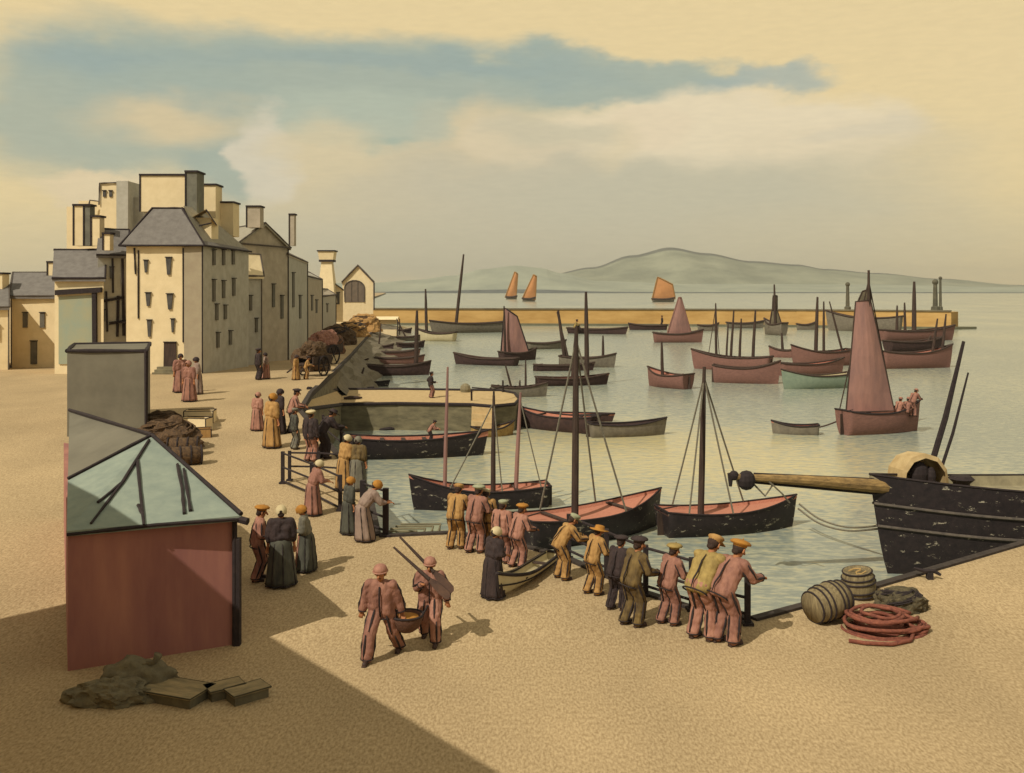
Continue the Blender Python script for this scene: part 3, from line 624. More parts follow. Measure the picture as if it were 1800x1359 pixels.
def shade_house():      # the tall house beside the viewpoint, outside the picture, that shades the shed
    h = 7.2; sh = h/math.tan(R(SUN_EL)); dx, dy = math.cos(R(SUN_AZ))*sh, math.sin(R(SUN_AZ))*sh
    a, b = PG(436, 1095), PG(690, 1250); dr = (a-b).normalized(); a = a+dr*3.0; b = b-dr*3.5
    a = Vector((a.x-dx, a.y-dy, 0)); b = Vector((b.x-dx, b.y-dy, 0)); n = Vector((dr.y, -dr.x, 0)); n = n if n.x < 0 else -n
    t = thing('quay_house', 'tall cream quay house standing left of the viewpoint', 'house', (a.x, a.y, 0))
    c, d_ = b+n*9, a+n*9; poly = [(a.x, a.y), (b.x, b.y), (c.x, c.y), (d_.x, d_.y)]
    m = MB(); m.prism(poly, -.2, h); m.build('wall', CREAM, t, True)
    r, rid, ev = gable_roof(poly, h, h+2.5, 0, .05); r.build('roof', SLATE, t, True)
shade_house()

# ------------------------------------------------------------------ boats
def hull_pts(Lg, B, F, D, bow=.5, stern=.8, rise=.35, srise=.12, n=22, m=8, double=False):
    rows = []
    for i in range(n+1):
        t = i/n
        if double: w = max(math.sin(math.pi*(.04+.96*t) if t < .5 else math.pi*t*.98+.0), 0)**.62
        else:
            w = (stern+(1-stern)*math.sin(min(t/.42, 1)*math.pi/2)) if t < .42 else max(1-((t-.42)/.58)**2.3, 0)
        hb = max(B/2*w, .012); sh = F*(1+rise*max(0, (t-.45)/.55)**2*1.6+srise*max(0, (.4-t)/.4)**2*1.5)
        xs_over = Lg*(t-.5)
        row = []
        for j in range(m+1):
            u = j/m; a = u*math.pi/2
            y = hb*math.sin(a)**(.7 if t < .9 else .9)*(1 if u < 1 else 1); z = -D*(1-.5*max(0, t-.8)*5*.6)*math.cos(a)**1.0+(sh)*(u**1.6)
            x = xs_over+(Lg*.055*(u-.3)*max(0, (t-.6)/.4)**2)-(Lg*.03*(u-.3)*max(0, (.25-t)/.25) if not double else 0)
            row.append(Vector((x, y, z)))
        rows.append(row)
    return rows
def make_boat(name, label, a, b, bow='R', beam=.36, F=.55, hullm=BLACKH, deckm=PINKD, group=None, masts=(), sail=None, D=.3, rise=.35, double=False, deck=.14, thw=0, oars=0, rudder=True, cat='boat', wlr=None):
    """a, b: photo pixels of the left and right ends at the waterline"""
    pa, pb = P(*a), P(*b)
    s_, e_ = (pa, pb) if bow == 'R' else (pb, pa); v = e_-s_; Lg = v.length; c = (s_+e_)/2; rz = math.atan2(v.y, v.x); B = Lg*beam
    t = thing(name, label, cat, (c.x, c.y, ZW), rz, group)
    rows = hull_pts(Lg*1.04, B, F, D, rise=rise, double=double); n = len(rows)-1; m = len(rows[0])-1
    mb = MB(); th = .05
    for sgn in (1, -1):
        V = [[Vector((p.x, p.y*sgn, p.z)) for p in r] for r in rows]
        for i in range(n):
            for j in range(m): mb.face([V[i][j], V[i+1][j], V[i+1][j+1], V[i][j+1]])
    tr = rows[0]; mb.face([Vector((p.x, p.y, p.z)) for p in tr]+[Vector((p.x, -p.y, p.z)) for p in reversed(tr[1:])])
    o = mb.build('hull', hullm, t, smooth=False)
    bm = bmesh.new(); bm.from_mesh(o.data); bmesh.ops.remove_doubles(bm, verts=bm.verts, dist=.004); bmesh.ops.recalc_face_normals(bm, faces=bm.faces); bm.to_mesh(o.data); bm.free()
    for p in o.data.polygons: p.use_smooth = len(p.vertices) < 6
    # deck a little under the rail, inner bulwark
    dk = MB(); top = [r[m] for r in rows]
    for i in range(n):
        a1, b1 = top[i], top[i+1]; f = .93
        p = [Vector((a1.x, a1.y*f, a1.z-deck)), Vector((b1.x, b1.y*f, b1.z-deck)), Vector((b1.x, -b1.y*f, b1.z-deck)), Vector((a1.x, -a1.y*f, a1.z-deck))]
        dk.face(p)
        for s in (1, -1): dk.face([Vector((a1.x, a1.y*f*s, a1.z-deck)), Vector((b1.x, b1.y*f*s, b1.z-deck)), Vector((b1.x, b1.y*.985*s, b1.z-.01)), Vector((a1.x, a1.y*.985*s, a1.z-.01))])
    dk.build('deck', deckm, t)
    gw = MB(); r_ = max(.035, c.y*.0009)
    gw.tube([Vector((p.x, p.y, p.z)) for p in top]+[Vector((p.x, -p.y, p.z)) for p in reversed(top)], r_, 6, closed=True)
    gw.build('gunwale', INK if hullm in (BLACKH,) or c.y < 80 else WOOD, t)
    def deck_z(x):
        tt = x/(Lg*1.04)+.5; i = min(n-1, max(0, int(tt*n))); return top[i].z-deck
    if thw:
        for k in range(thw):
            x = Lg*(-.28+.5*k/max(1, thw-1 if thw > 1 else 1)); tt = int((x/(Lg*1.04)+.5)*n); q = MB(); q.box((x, 0, deck_z(x)+deck*.6), (max(.14, Lg*.03), top[tt].y*1.9, .05)); q.build('thwart', WOOD, t)
    if rudder and Lg > 3 and c.y < 120:
        q = MB(); x = -Lg*.52-.14; q.box((x, 0, F*.35), (.26, .05, F*1.3)); q.tube([(x-.05, 0, F+.12), (x+Lg*.16, .06, F+.22)], .03); q.build('rudder', WOOD, t)
    inv = Matrix.Translation(t.location) @ Matrix.Rotation(rz, 4, 'Z'); inv = inv.inverted()
    for k, ms in enumerate(masts):
        fr, ty, tx, wpx = ms[:4]; x = Lg*(fr-.5); base = Vector((x, 0, deck_z(x)-.05))
        wb = inv.inverted() @ base
        topw = PD(tx, ty, wb.y); tl = inv @ topw
        q = MB(); r = wpx*.5*wb.y/FP; L_ = [base.lerp(tl, u) for u in (0, .35, .7, 1)]; L_[1] += Vector((.02, .02, 0))*Lg*.1
        q.tube(L_, [r, r*.95, r*.8, r*.5], 8); q.build('mast', ms[5] if len(ms) > 5 else WOOD, t)
        if len(ms) > 4 and ms[4]:
            for dx, dyy in ms[4]:
                xx = max(-Lg*.47, min(Lg*.5, x+Lg*dx)); ti = min(n, max(0, int(round((xx/(Lg*1.04)+.5)*n)))); q = MB(); e = Vector((xx, top[ti].y*dyy, top[ti].z))
                pts = [base.lerp(tl, .93).lerp(e, u)+Vector((0, 0, -.06*math.sin(math.pi*u)*Lg*.1)) for u in (0, .33, .66, 1)]
                q.tube(pts, wpx*.14*wb.y/FP, 5); q.build('shroud', ROPE if c.y < 60 else WOOD, t)
    if sail:
        for k, s in enumerate(sail):
            poly, sm = s[0], s[1]; Zs = c.y+(s[2] if len(s) > 2 else 0)
            pts = [inv @ PD(x, y, Zs) for x, y in poly]; cen = sum(pts, Vector())/len(pts)
            side = (inv.to_3x3() @ Vector((0, 1, 0))).normalized(); bulge = (pts[0]-cen).length*.12; N_ = 6
            q = MB(); th_ = .03
            # fan grid from the polygon (quads made by bilinear for 4 points)
            if len(pts) == 3: pts = [pts[0], pts[0].lerp(pts[1], .02), pts[1], pts[2]]
            G = [[pts[0].lerp(pts[1], u/N_).lerp(pts[3].lerp(pts[2], u/N_), v_/N_)-side*bulge*math.sin(math.pi*u/N_)*math.sin(math.pi*(.15+.7*v_/N_)) for u in range(N_+1)] for v_ in range(N_+1)]
            for off in (0, th_):
                for i in range(N_):
                    for j in range(N_): q.face([p+side*off for p in (G[i][j], G[i][j+1], G[i+1][j+1], G[i+1][j])])
            so = q.build('sail', sm, t, smooth=True)
            e = MB(); r = max(.03, 1.3*c.y/FP); ring = G[0]+[G[i][N_] for i in range(1, N_+1)]+[G[N_][j] for j in range(N_-1, -1, -1)]+[G[i][0] for i in range(N_-1, 0, -1)]
            e.tube(ring, r, 5, closed=True); e.build('bolt_rope', s[3] if len(s) > 3 else WOOD, t)
    for k in range(oars):
        q = MB(); sgn = 1 if k % 2 else -1; x = Lg*(-.1+.12*(k//2)); q.tube([(x-.9, sgn*.12, deck_z(x)+deck+.12), (x+1.0, sgn*.22, deck_z(x)+deck+.1)], .025, 6); q.box((x+1.2, sgn*.23, deck_z(x)+deck+.1), (.5, .14, .03)); q.build('oar', WOOD, t)
    t['L'] = Lg
    return t, Lg, B, deck_z
BRH = mat('brown_hull', (164, 118, 101), (136, 98, 86), 4, stretch=(1, 1, 3)); BRD = mat('rose_deck', (214, 144, 116), (180, 112, 92), 5)
DKB = mat('dark_brown_hull', (92, 68, 60), (66, 50, 46), 4); GRH = mat('grey_hull', (150, 138, 116), (120, 110, 94), 3); GOLD = mat('varnished_hull', (206, 168, 100), (160, 124, 72), 4)
WHT = mat('white_hull', (232, 216, 170), (214, 196, 150), 3); GRN = mat('green_hull', (160, 172, 144), (142, 156, 132), 3); PSAIL = mat('rose_sail', (184, 136, 118), (148, 112, 102), 1.6, stretch=(1, 1, .25), contrast=.2)
OSAIL = mat('ochre_sail', (228, 160, 98), (204, 140, 84), .2); OEDGE = mat('ochre_edge', (186, 136, 70), (160, 116, 60), 1); GSAIL = mat('grey_sail', (142, 128, 98), (120, 108, 84), 1)
G1, G2, G3, G4 = 'boats moored below the railing', 'boats moored in the left basin', 'boats moored in the right basin', 'sailing boats at sea'
SH = ((-.14, 1), (-.14, -1), (.28, 1)); SH4 = ((-.2, 1), (-.1, -1), (.1, 1), (.2, -1))
def boat(label, a, b, **k):
    gr = k.pop('group', G2); nm = k.pop('name', 'fishing_boat'); return make_boat(nm, label, a, b, group=gr, **k)
b1 = boat('black boat with rose deck and one mast, right of the pair below the railing', (1172, 940), (1388, 926), beam=.34, F=.85, masts=[(.27, 645, 1238, 12, ((-.16, 1), (-.16, -1), (.1, 1), (.18, -1), (.42, 1)))], group=G1, D=.35, rise=.3)
b2 = boat('black boat with rose deck and tall leaning mast behind the stooping men', (925, 962), (1150, 925), beam=.36, F=.95, masts=[(.36, 575, 1013, 13, ((-.15, 1), (.28, 1), (.28, -1)))], group=G1, D=.35, rise=.35, thw=2)
b3 = boat('black boat with rose interior and several thin masts, bow to the left', (732, 896), (955, 888), bow='L', beam=.3, F=.8, masts=[(.78, 645, 787, 7, (), PSAIL), (.4, 695, 868, 9, ((-.05, 1), (.35, 1)), WOOD), (.22, 690, 915, 8, ((-.18, 1),), PSAIL)], group=G1, rise=.55, thw=3)
b4 = boat('long black open boat with rose interior, a man bending in it, under the pier wall', (622, 806), (845, 800), beam=.26, F=1.05, group=G2, thw=4, deck=.3, rise=.2)
boat('rose-topped dark boat moored at the tip of the pier', (915, 750), (1042, 762), bow='L', beam=.3, F=.95, hullm=DKB, rise=.3, thw=2)
boat('dark boat with rose deck lying behind the tip-of-pier boat', (925, 738), (1072, 741), bow='R', beam=.25, F=.5, hullm=DKB, rise=.1)
boat('pale grey boat with dark rail, rightmost of the three off the pier', (1040, 768), (1165, 764), beam=.3, F=.75, hullm=GRH, deckm=DKB, rise=.3)
boat('small varnished yellow boat tucked against the pier head', (835, 768), (900, 764), beam=.5, F=.5, hullm=GOLD, deckm=GOLD, rise=.5, rudder=False)
boat('dark boat with two rose patches and tall mast in mid-harbour', (948, 678), (1064, 676), beam=.3, F=.7, hullm=DKB, masts=[(.72, 513, 1030, 9, ()), (.5, 585, 1012, 7, ())], rise=.35, thw=2)
boat('slim dark boat just beyond the two-patch boat', (943, 652), (1040, 651), beam=.22, F=.6, hullm=DKB, deckm=BRH)
boat('grey-brown boat with raised bow and three masts in mid-harbour', (988, 644), (1078, 646), beam=.28, F=1.1, hullm=GRH, deckm=DKB, masts=[(.05, 545, 981, 7, ()), (.12, 548, 979, 4, ()), (.8, 590, 1060, 5, ())])
boat('dark boat under a tall curved rose sail near the pier', (882, 634), (940, 632), beam=.4, F=1.0, hullm=DKB, deckm=DKB, sail=[([(887, 541), (909, 556), (931, 622), (880, 623)], mat('rose_sail', (0, 0, 0)), 0, INK)], masts=[(.1, 538, 886, 5, ())], group=G2, name='sailing_boat')
boat('dark boat with rose inside left of the curved rose sail, bow left', (803, 640), (905, 643), bow='L', beam=.25, F=.8, hullm=DKB, rise=.5)
boat('small grey hull right of the curved rose sail', (930, 614), (992, 613), beam=.3, F=.9, hullm=GRH, deckm=GRH)
boat('low grey boat with two thin masts just past the pier head', (868, 697), (958, 697), beam=.3, F=.8, hullm=GRH, deckm=GRH, masts=[(.35, 640, 888, 4, ()), (.62, 632, 924, 4, ()), (.5, 668, 914, 4, ())])
boat('long pale boat with very tall leaning mast under the breakwater', (762, 586), (884, 584), bow='L', beam=.16, F=2.0, hullm=GRH, deckm=GRH, masts=[(.68, 447, 815, 6, ())], rise=.25)
boat('cream boat with dark rail left of the long pale boat', (738, 599), (798, 600), bow='L', beam=.35, F=1.4, hullm=WHT, deckm=GRH, masts=[(.8, 508, 748, 6, ())])
boat('small cream skiff closest to the mud bank', (606, 650), (645, 652), beam=.4, F=.9, hullm=WHT, deckm=WHT)
boat('upper cream skiff near the mud bank', (606, 630), (642, 631), beam=.4, F=.8, hullm=WHT, deckm=GOLD)
boat('large black boat with one dark mast in the left cluster', (648, 660), (752, 659), beam=.26, F=1.0, hullm=DKB, deckm=DKB, masts=[(.8, 546, 733, 8, ())])
for i, (a, b, m1, m2, lb) in enumerate([((655, 616), (690, 617), DKB, DKB, 'short dark boat above the cream skiffs'), ((662, 640), (742, 639), BRH, PINKD, 'rose boat with open thwarts behind the large black boat'), ((700, 612), (744, 611), DKB, DKB, 'dark pointed boat right of the short dark one'), ((690, 600), (738, 599), GRH, DKB, 'grey boat with dark rail near the stall'), ((660, 628), (735, 627), BRH, DKB, 'brown boat wedged in the middle of the left cluster'), ((690, 586), (722, 586), DKB, GRH, 'tiny dark boat below the stall')]):
    boat(lb, a, b, hullm=m1, deckm=m2, beam=.26, F=.7, thw=1, masts=[(.5, 560, 697, 3, ())] if i == 3 else [(.3, 568, 670, 3, ())] if i == 0 else ())
boat('black flat boat moored along the back of the pier', (553, 690.5), (652, 689.5), beam=.14, F=.3, hullm=BLACKH, deckm=BLACKH)
boat('green-black flat boat with a short bent pole beyond the pier', (588, 680), (680, 679), beam=.14, F=.35, hullm=BLACKH, deckm=BLACKH, masts=[(.45, 646, 640, 5, ())])
# right basin
boat('rose-brown boat with one thin mast alone in mid-water', (1142, 678), (1208, 684), bow='L', beam=.5, F=1.2, hullm=BRH, deckm=BRD, masts=[(.65, 600, 1163, 6, ())], group=G3)
boat('brown boat under a rose triangular sail near the breakwater', (1152, 602), (1232, 602), beam=.25, F=1.5, hullm=BRH, deckm=BRH, sail=[([(1193, 523), (1197, 523), (1217, 592), (1171, 592)], PSAIL, 0, BRH)], group=G3, name='sailing_boat')
boat('long brown boat with a row of four masts', (1222, 648), (1350, 654), bow='L', beam=.22, F=1.5, hullm=BRH, deckm=BRH, masts=[(.7, 533, 1258, 5, ((-.08, 1), (.08, 1))), (.5, 545, 1290, 5, ()), (.38, 560, 1303, 5, ()), (.2, 545, 1328, 6, ()), (.56, 568, 1280, 4, ())], group=G3)
boat('brown boat with rose stern in front of the four-master', (1258, 672), (1366, 675), beam=.3, F=1.5, hullm=BRH, deckm=BRD, group=G3)
boat('small brown boat with a short mast left of the rose-interior boat', (1354, 628), (1398, 629), bow='L', beam=.3, F=1.0, hullm=BRH, deckm=BRD, masts=[(.5, 585, 1374, 5, ())], group=G3)
boat('brown boat with rose interior and two tall masts', (1396, 644), (1490, 642), bow='L', beam=.28, F=1.7, hullm=BRH, deckm=BRD, masts=[(.6, 522, 1437, 7, ()), (.45, 530, 1448, 5, ()), (.1, 530, 1458, 4, ())], group=G3)
boat('brown boat between the two-masted boat and the white boat', (1372, 660), (1478, 658), beam=.3, F=1.2, hullm=BRH, deckm=BRD, group=G3)
boat('white and pale green boat left of the big sail', (1380, 684), (1492, 681), bow='L', beam=.28, F=1.2, hullm=GRN, deckm=WHT, group=G3)
big = boat('brown smack under a huge rose mainsail towing a dinghy', (1486, 764), (1610, 757), beam=.34, F=1.35, hullm=BRH, deckm=BRD, rise=.3,
     masts=[(.32, 475, 1527, 8, ((.45, 1), (-.3, 1)))], sail=[([(1504, 530), (1530, 527), (1572, 722), (1487, 724)], PSAIL, -.3), ([(1516, 512), (1529, 508), (1531, 530), (1507, 532)], GSAIL, .1)], group=G3, name='sailing_smack')
boat('small rose and grey dinghy towed behind the big brown smack', (1360, 762), (1436, 764), bow='L', beam=.36, F=.55, hullm=GRH, deckm=BRD, group=G3, name='dinghy', rudder=False)
boat('far brown boat with three tall masts at the right end of the breakwater', (1552, 600), (1672, 598), beam=.2, F=1.8, hullm=BRH, deckm=BRD, masts=[(.2, 537, 1577, 5, ()), (.32, 532, 1590, 5, ()), (.45, 495, 1607, 8, ())], group=G3)
boat('brown boat second from the breakwater at the right', (1562, 618), (1655, 616), beam=.25, F=1.4, hullm=DKB, deckm=BRH, masts=[(.75, 590, 1636, 5, ())], group=G3)
boat('wide brown boat nearest of the right-hand cluster', (1552, 648), (1668, 646), beam=.25, F=1.8, hullm=BRH, deckm=BRD, masts=[(.75, 560, 1648, 5, ()), (.9, 552, 1663, 5, ())], group=G3)
boat('grey-brown smack with furled sails under the breakwater', (1345, 588), (1378, 590), bow='L', beam=.4, F=2.2, hullm=GRH, deckm=GRH, sail=[([(1357, 545), (1366, 545), (1376, 576), (1352, 576)], GSAIL), ([(1359, 520), (1366, 520), (1366, 543), (1358, 543)], GSAIL)], masts=[(.45, 500, 1361, 5, ())], group=G3, name='sailing_smack')
boat('dark brown hulk moored right under the breakwater', (1458, 581), (1580, 584), bow='L', beam=.18, F=3.0, hullm=GRH, deckm=DKB, group=G3)
for a, b, lb in [((1228, 582), (1262, 582), 'tiny grey boat under the breakwater left of the furled smack'), ((1280, 577), (1340, 577), 'low grey barge under the breakwater beside the furled smack'), ((1402, 580), (1432, 580), 'tiny brown boat under the breakwater right of the furled smack')]:
    boat(lb, a, b, hullm=GRH, deckm=GRH, F=1.2, beam=.2, group=G3)
r1 = boat('dark rowing boat with a rower left of the harbour centre, under the breakwater', (1002, 586), (1098, 588), bow='R', beam=.14, F=1.0, hullm=DKB, deckm=GOLD, group=G3, name='rowing_boat', thw=2)
r2 = boat('dark rowing boat with a stern figure beside the rose triangular sail', (1108, 580), (1170, 580), bow='L', beam=.18, F=1.0, hullm=DKB, deckm=GOLD, group=G3, name='rowing_boat', thw=2)
for a, b, pl, lb in [((890, 526), (908, 526), [(905, 478), (910, 482), (907, 523), (888, 523)], 'left of the two close orange sails beyond the breakwater'), ((919, 530), (940, 530), [(938, 483), (943, 486), (941, 527), (918, 525)], 'right of the two close orange sails beyond the breakwater'), ((1148, 531), (1184, 531), [(1156, 487), (1182, 500), (1187, 525), (1146, 527)], 'single broad orange sail beyond the breakwater')]:
    boat(lb, a, b, hullm=GRH, deckm=GRH, F=2.2, beam=.3, sail=[(pl, OSAIL, 0, OEDGE)], group=G4, name='sailing_boat')

def ship():
    t, Lg, B, dz = make_boat('black_ship', 'large black ship bow with long bowsprit at the right edge', (1572, 1008), (2260, 985), bow='L', beam=.26, F=2.75, D=.5, rise=.12, deck=.35, deckm=mat('ship_deck', (190, 176, 136), (150, 138, 108), 2), masts=(), cat='ship')
    rz = t.rotation_euler[2]; inv = (Matrix.Translation(t.location) @ Matrix.Rotation(rz, 4, 'Z')).inverted()
    bw = P(1572, 1008).y
    def loc(px, py, Z=None): return inv @ PD(px, py, Z or bw)
    q = MB(); pts = [loc(1292, 838, bw-1.2), loc(1420, 845, bw-.8), loc(1560, 856, bw), loc(1700, 866, bw+.4)]
    q.tube(pts, [.1, .17, .24, .26], 10); q.build('bowsprit', mat('spar_wood', (196, 158, 96), (120, 96, 62), 3, stretch=(1, 4, 4)), t)
    q = MB(); p0, p1 = loc(1292, 838, bw-1.2), loc(1560, 856, bw)
    up = Vector((0, 0, .17)); q.tube([p0.lerp(p1, .12)+up*.8, p1+up*1.4], .035); q.tube([p0.lerp(p1, .12)-up*.8, p1-up*1.5], .045); q.build('spar_iron', INK, t)
    q = MB(); c = loc(1312, 840, bw-1.15); q.ball(c+Vector((0, .0, -.08)), (.3, .22, .32)); q.ball(loc(1290, 836, bw-1.2), (.16, .14, .16)); q.tube([loc(1284, 832, bw-1.2), loc(1284, 855, bw-1.2)], [.1, .05]); q.build('furled_jib', INK, t)
    q = MB()
    for a, m_, b in (((1322, 848), (1345, 872), (1360, 850)), ((1350, 845), (1375, 868), (1388, 884))):
        A_, M_, B_ = loc(*a, bw-1.1), loc(*m_, bw-1.1), loc(*b, bw-1.0); q.tube([A_, A_.lerp(M_, .5), M_, M_.lerp(B_, .5), B_], .03)
    q.build('footrope', ROPE, t)
    q = MB()
    for (x0, y0, x1, y1, r) in ((1694, 600, 1622, 868, .11), (1702, 655, 1640, 868, .06)): q.tube([loc(x0, y0, bw+1.3), loc((x0+x1)/2+4, (y0+y1)/2, bw+1.3), loc(x1, y1, bw+1.3)], [r*.5, r*.9, r])
    q.build('sheer_leg', INK, t)
    # hooded companion and canvas on deck
    q = MB(); c = loc(1612, 850, bw+.7); W_ = .85
    prof = [(-W_, 0), (-W_*.9, .55), (-W_*.55, .95), (0, 1.1), (W_*.55, .95), (W_*.9, .55), (W_, 0)]
    for (x0, z0), (x1, z1) in zip(prof, prof[1:]):
        q.face([c+Vector((x0, .5, z0)), c+Vector((x1, .5, z1)), c+Vector((x1*.9, -.6, z1*.9)), c+Vector((x0*.9, -.6, z0*.9))])
        q.face([c+Vector((x0, .5, z0)), c+Vector((x1, .5, z1)), c+Vector((x1*.86, .56, z1*.86)), c+Vector((x0*.86, .56, z0*.86))])
    for (x0, z0), (x1, z1) in zip(prof, prof[1:]): q.face([c+Vector((x0*.9, -.6, z0*.9)), c+Vector((x1*.9, -.6, z1*.9)), c+Vector((0, -.6, 0))])
    q.build('canvas_hood', mat('canvas', (226, 196, 140), (196, 164, 110), 3), t, smooth=False)
    q = MB(); q.ball(c+Vector((.1, .3, .38)), (.34, .2, .42)); q.ball(c+Vector((-.3, .35, .3)), (.16, .15, .32)); q.build('hood_dark', INK, t)  # dark lumps added to fill the hood's opening with shade
    q = MB(); w = loc(1690, 860, bw+.3); q.lathe([(.3, -.35), (.42, -.3), (.26, -.1), (.26, .2), (.42, .35), (.3, .45)], 10, mtx=Matrix.Translation(w)); q.tube([loc(1645, 850, bw+.3), w], .07); q.build('capstan', INK, t)
    # rubbing strakes and a bare, weathered patch of planks
    rows = hull_pts(Lg*1.04, B, 2.75, .5, rise=.12)
    for u, nm in ((6.6, 'strake'), (5.4, 'strake')):
        q = MB()
        for s in (1, -1):
            pts = []
            for r in rows:
                j = int(u); p = r[j].lerp(r[j+1], u-j); pts.append(Vector((p.x, (p.y+.03)*s, p.z)))
            q.tube(pts, .05)
        q.build(nm, mat('strake_wood', (120, 108, 92), (84, 76, 68), 4), t)
    return t, inv
ship()

def rope(name, label, pts, r, m=ROPE, cat='rope'):
    q = MB(); P_ = [Vector(p) for p in pts]; out_ = []
    for i in range(len(P_)-1):
        a, b = P_[i], P_[i+1]; pr, nx = P_[max(i-1, 0)], P_[min(i+2, len(P_)-1)]
        for k in range(5):
            t = k/5; out_.append(.5*((2*a)+(-pr+b)*t+(2*pr-5*a+4*b-nx)*t*t+(-pr+3*a-3*b+nx)*t**3))
    out_.append(P_[-1]); q.tube(out_, r, 6); return tag(q.build(name, m, smooth=True), label, cat)
rope('mooring_rope', 'upper of two slack ropes from the black boat to the ship', [PD(1405, 886, 37), PD(1440, 912, 36), PD(1490, 927, 34.5), PD(1545, 924, 32.6)], .035)
rope('mooring_rope', 'lower of two slack ropes from the black boat to the ship', [PD(1403, 894, 37), PD(1440, 920, 36), PD(1490, 933, 34.5), PD(1550, 929, 32.6)], .035)
rope('tow_rope', 'short tow rope between the brown smack and its dinghy', [PD(1436, 752, 64), PD(1455, 747, 63.5), PD(1478, 738, 63)], .05, DKB)

# ------------------------------------------------------------------ railings
def railing(name, label, pts, h=.85, rails=(.82, .42), first=True, post_r=.045, skip=(), group=None):
    t = thing(name, label, 'railing', pts[0], group=group)
    for i, p in enumerate(pts):
        if i in skip: continue
        q = MB(); q.box(p+Vector((0, 0, h/2-.02)), (post_r*2, post_r*2, h+.1)); q.box(p+Vector((0, 0, .02)), (post_r*4, post_r*4, .06)); q.build('post', INK, t, True)
    for k, z in enumerate(rails):
        q = MB(); q.tube([p+Vector((0, 0, z)) for p in pts], .032, 6); q.build('rail', INK, t, True)
    return t
railing('quay_railing', 'dark railing the men lean on along the near quay edge', [PG(1314, 1098), PG(1216, 1073), PG(1135, 1047), PG(1066, 1014), PG(1000, 983)], 1.0, (.97, .5, .2), post_r=.05)
railing('stair_railing', 'dark two-bay fence in front of the women at the landing stairs', [PG(497, 850), PG(548, 872), PG(598, 898)], .95, (.93, .5, .08), post_r=.05)
railing('stair_railing', 'dark railing running across behind the women to the quay edge', [PG(500, 848)+Vector((.1, .25, 0)), PG(560, 846), PG(612, 850), PG(640, 856)], .9, (.87, .45))
railing('stair_railing', 'short dark railing with thick end post at the landing stairs', [PG(638, 925), PG(678, 942)], 1.15, (1.1, .75, .45, .12), post_r=.07)
railing('stair_railing', 'dark rail beside the leaning men above the long open boat', [PG(568, 772), PG(600, 800), PG(618, 822)], .9, (.85, .45))
def steps():
    t = thing('landing_steps', 'pale stone steps going down into the water beside the thick post', 'steps', PG(700, 935))
    a = PG(672, 934); m_ = mat('step_stone', (176, 176, 142), (146, 150, 124), 2, bump=.3)
    for i in range(4):
        z = -.08-.24*i; x0, x1 = a.x-.1, a.x+.75+.12*i; y0 = a.y-.1+1.25*i; q = MB(); q.box(((x0+x1)/2, y0+.62, (z-5)/2), (x1-x0, 1.24, z+5)); q.build('step', m_, t, True)
        q = MB(); q.tube([(x0, y0+1.22, z+.02), (x1, y0+1.22, z+.02), (x1, y0, z+.02)], .035); q.build('nosing', STONE, t, True)
    return t
steps()

# ------------------------------------------------------------------ people
SKIN = mat('skin', (206, 140, 92), (186, 120, 78), 6, contrast=.2); EYE = mat('eye_dark', (50, 36, 30), (44, 32, 28), 5)
CL = {
 'brick': mat('brick_cloth', (188, 134, 108), (146, 100, 84), 5, stretch=(1.4, 1.4, .5), bump=.8), 'ochre': mat('ochre_cloth', (214, 166, 98), (166, 122, 68), 5, stretch=(1.4, 1.4, .5), bump=.8),
 'pink': mat('pink_cloth', (206, 150, 122), (164, 112, 92), 5, stretch=(1.4, 1.4, .5), bump=.8), 'dark': mat('dark_cloth', (78, 62, 56), (54, 44, 42), 5, stretch=(1.4, 1.4, .5), bump=.8),
 'olive': mat('olive_cloth', (142, 116, 66), (84, 68, 46), 5, stretch=(1.6, 1.6, .4), bump=.4), 'grey': mat('grey_cloth', (146, 138, 114), (112, 106, 90), 5, stretch=(1.4, 1.4, .5), bump=.8),
 'cream': mat('cream_cloth', (236, 216, 164), (214, 190, 140), 5, bump=.3), 'mauve': mat('mauve_cloth', (180, 154, 132), (150, 124, 108), 5, stretch=(1.4, 1.4, .5), bump=.8),
 'green': mat('green_grey_cloth', (104, 102, 84), (70, 68, 60), 5, stretch=(1.6, 1.6, .4), bump=.4), 'yellow': mat('yellow_cloth', (196, 166, 96), (150, 126, 72), 5, bump=.4),
 'lamp': mat('orange_straw', (208, 146, 60), (176, 118, 48), 12), 'sage': mat('sage_cloth', (190, 190, 150), (160, 160, 126), 6)}
BOOT = mat('boot_leather', (88, 64, 52), (62, 48, 42), 8, rough=.6)
HAIR = mat('hair_brown', (80, 58, 44), (56, 42, 34), 20)
def ik(a, b, l1, l2, pole):
    a, b, pole = Vector(a), Vector(b), Vector(pole); d_ = b-a; D_ = d_.length
    if D_ > (l1+l2)*.995: b = a+d_*((l1+l2)*.995/D_); d_ = b-a; D_ = d_.length
    x = (D_*D_+l1*l1-l2*l2)/(2*D_); h = math.sqrt(max(l1*l1-x*x, 1e-6)); t = d_.normalized(); p = (pole-t*pole.dot(t)).normalized()
    return a+t*x+p*h, b
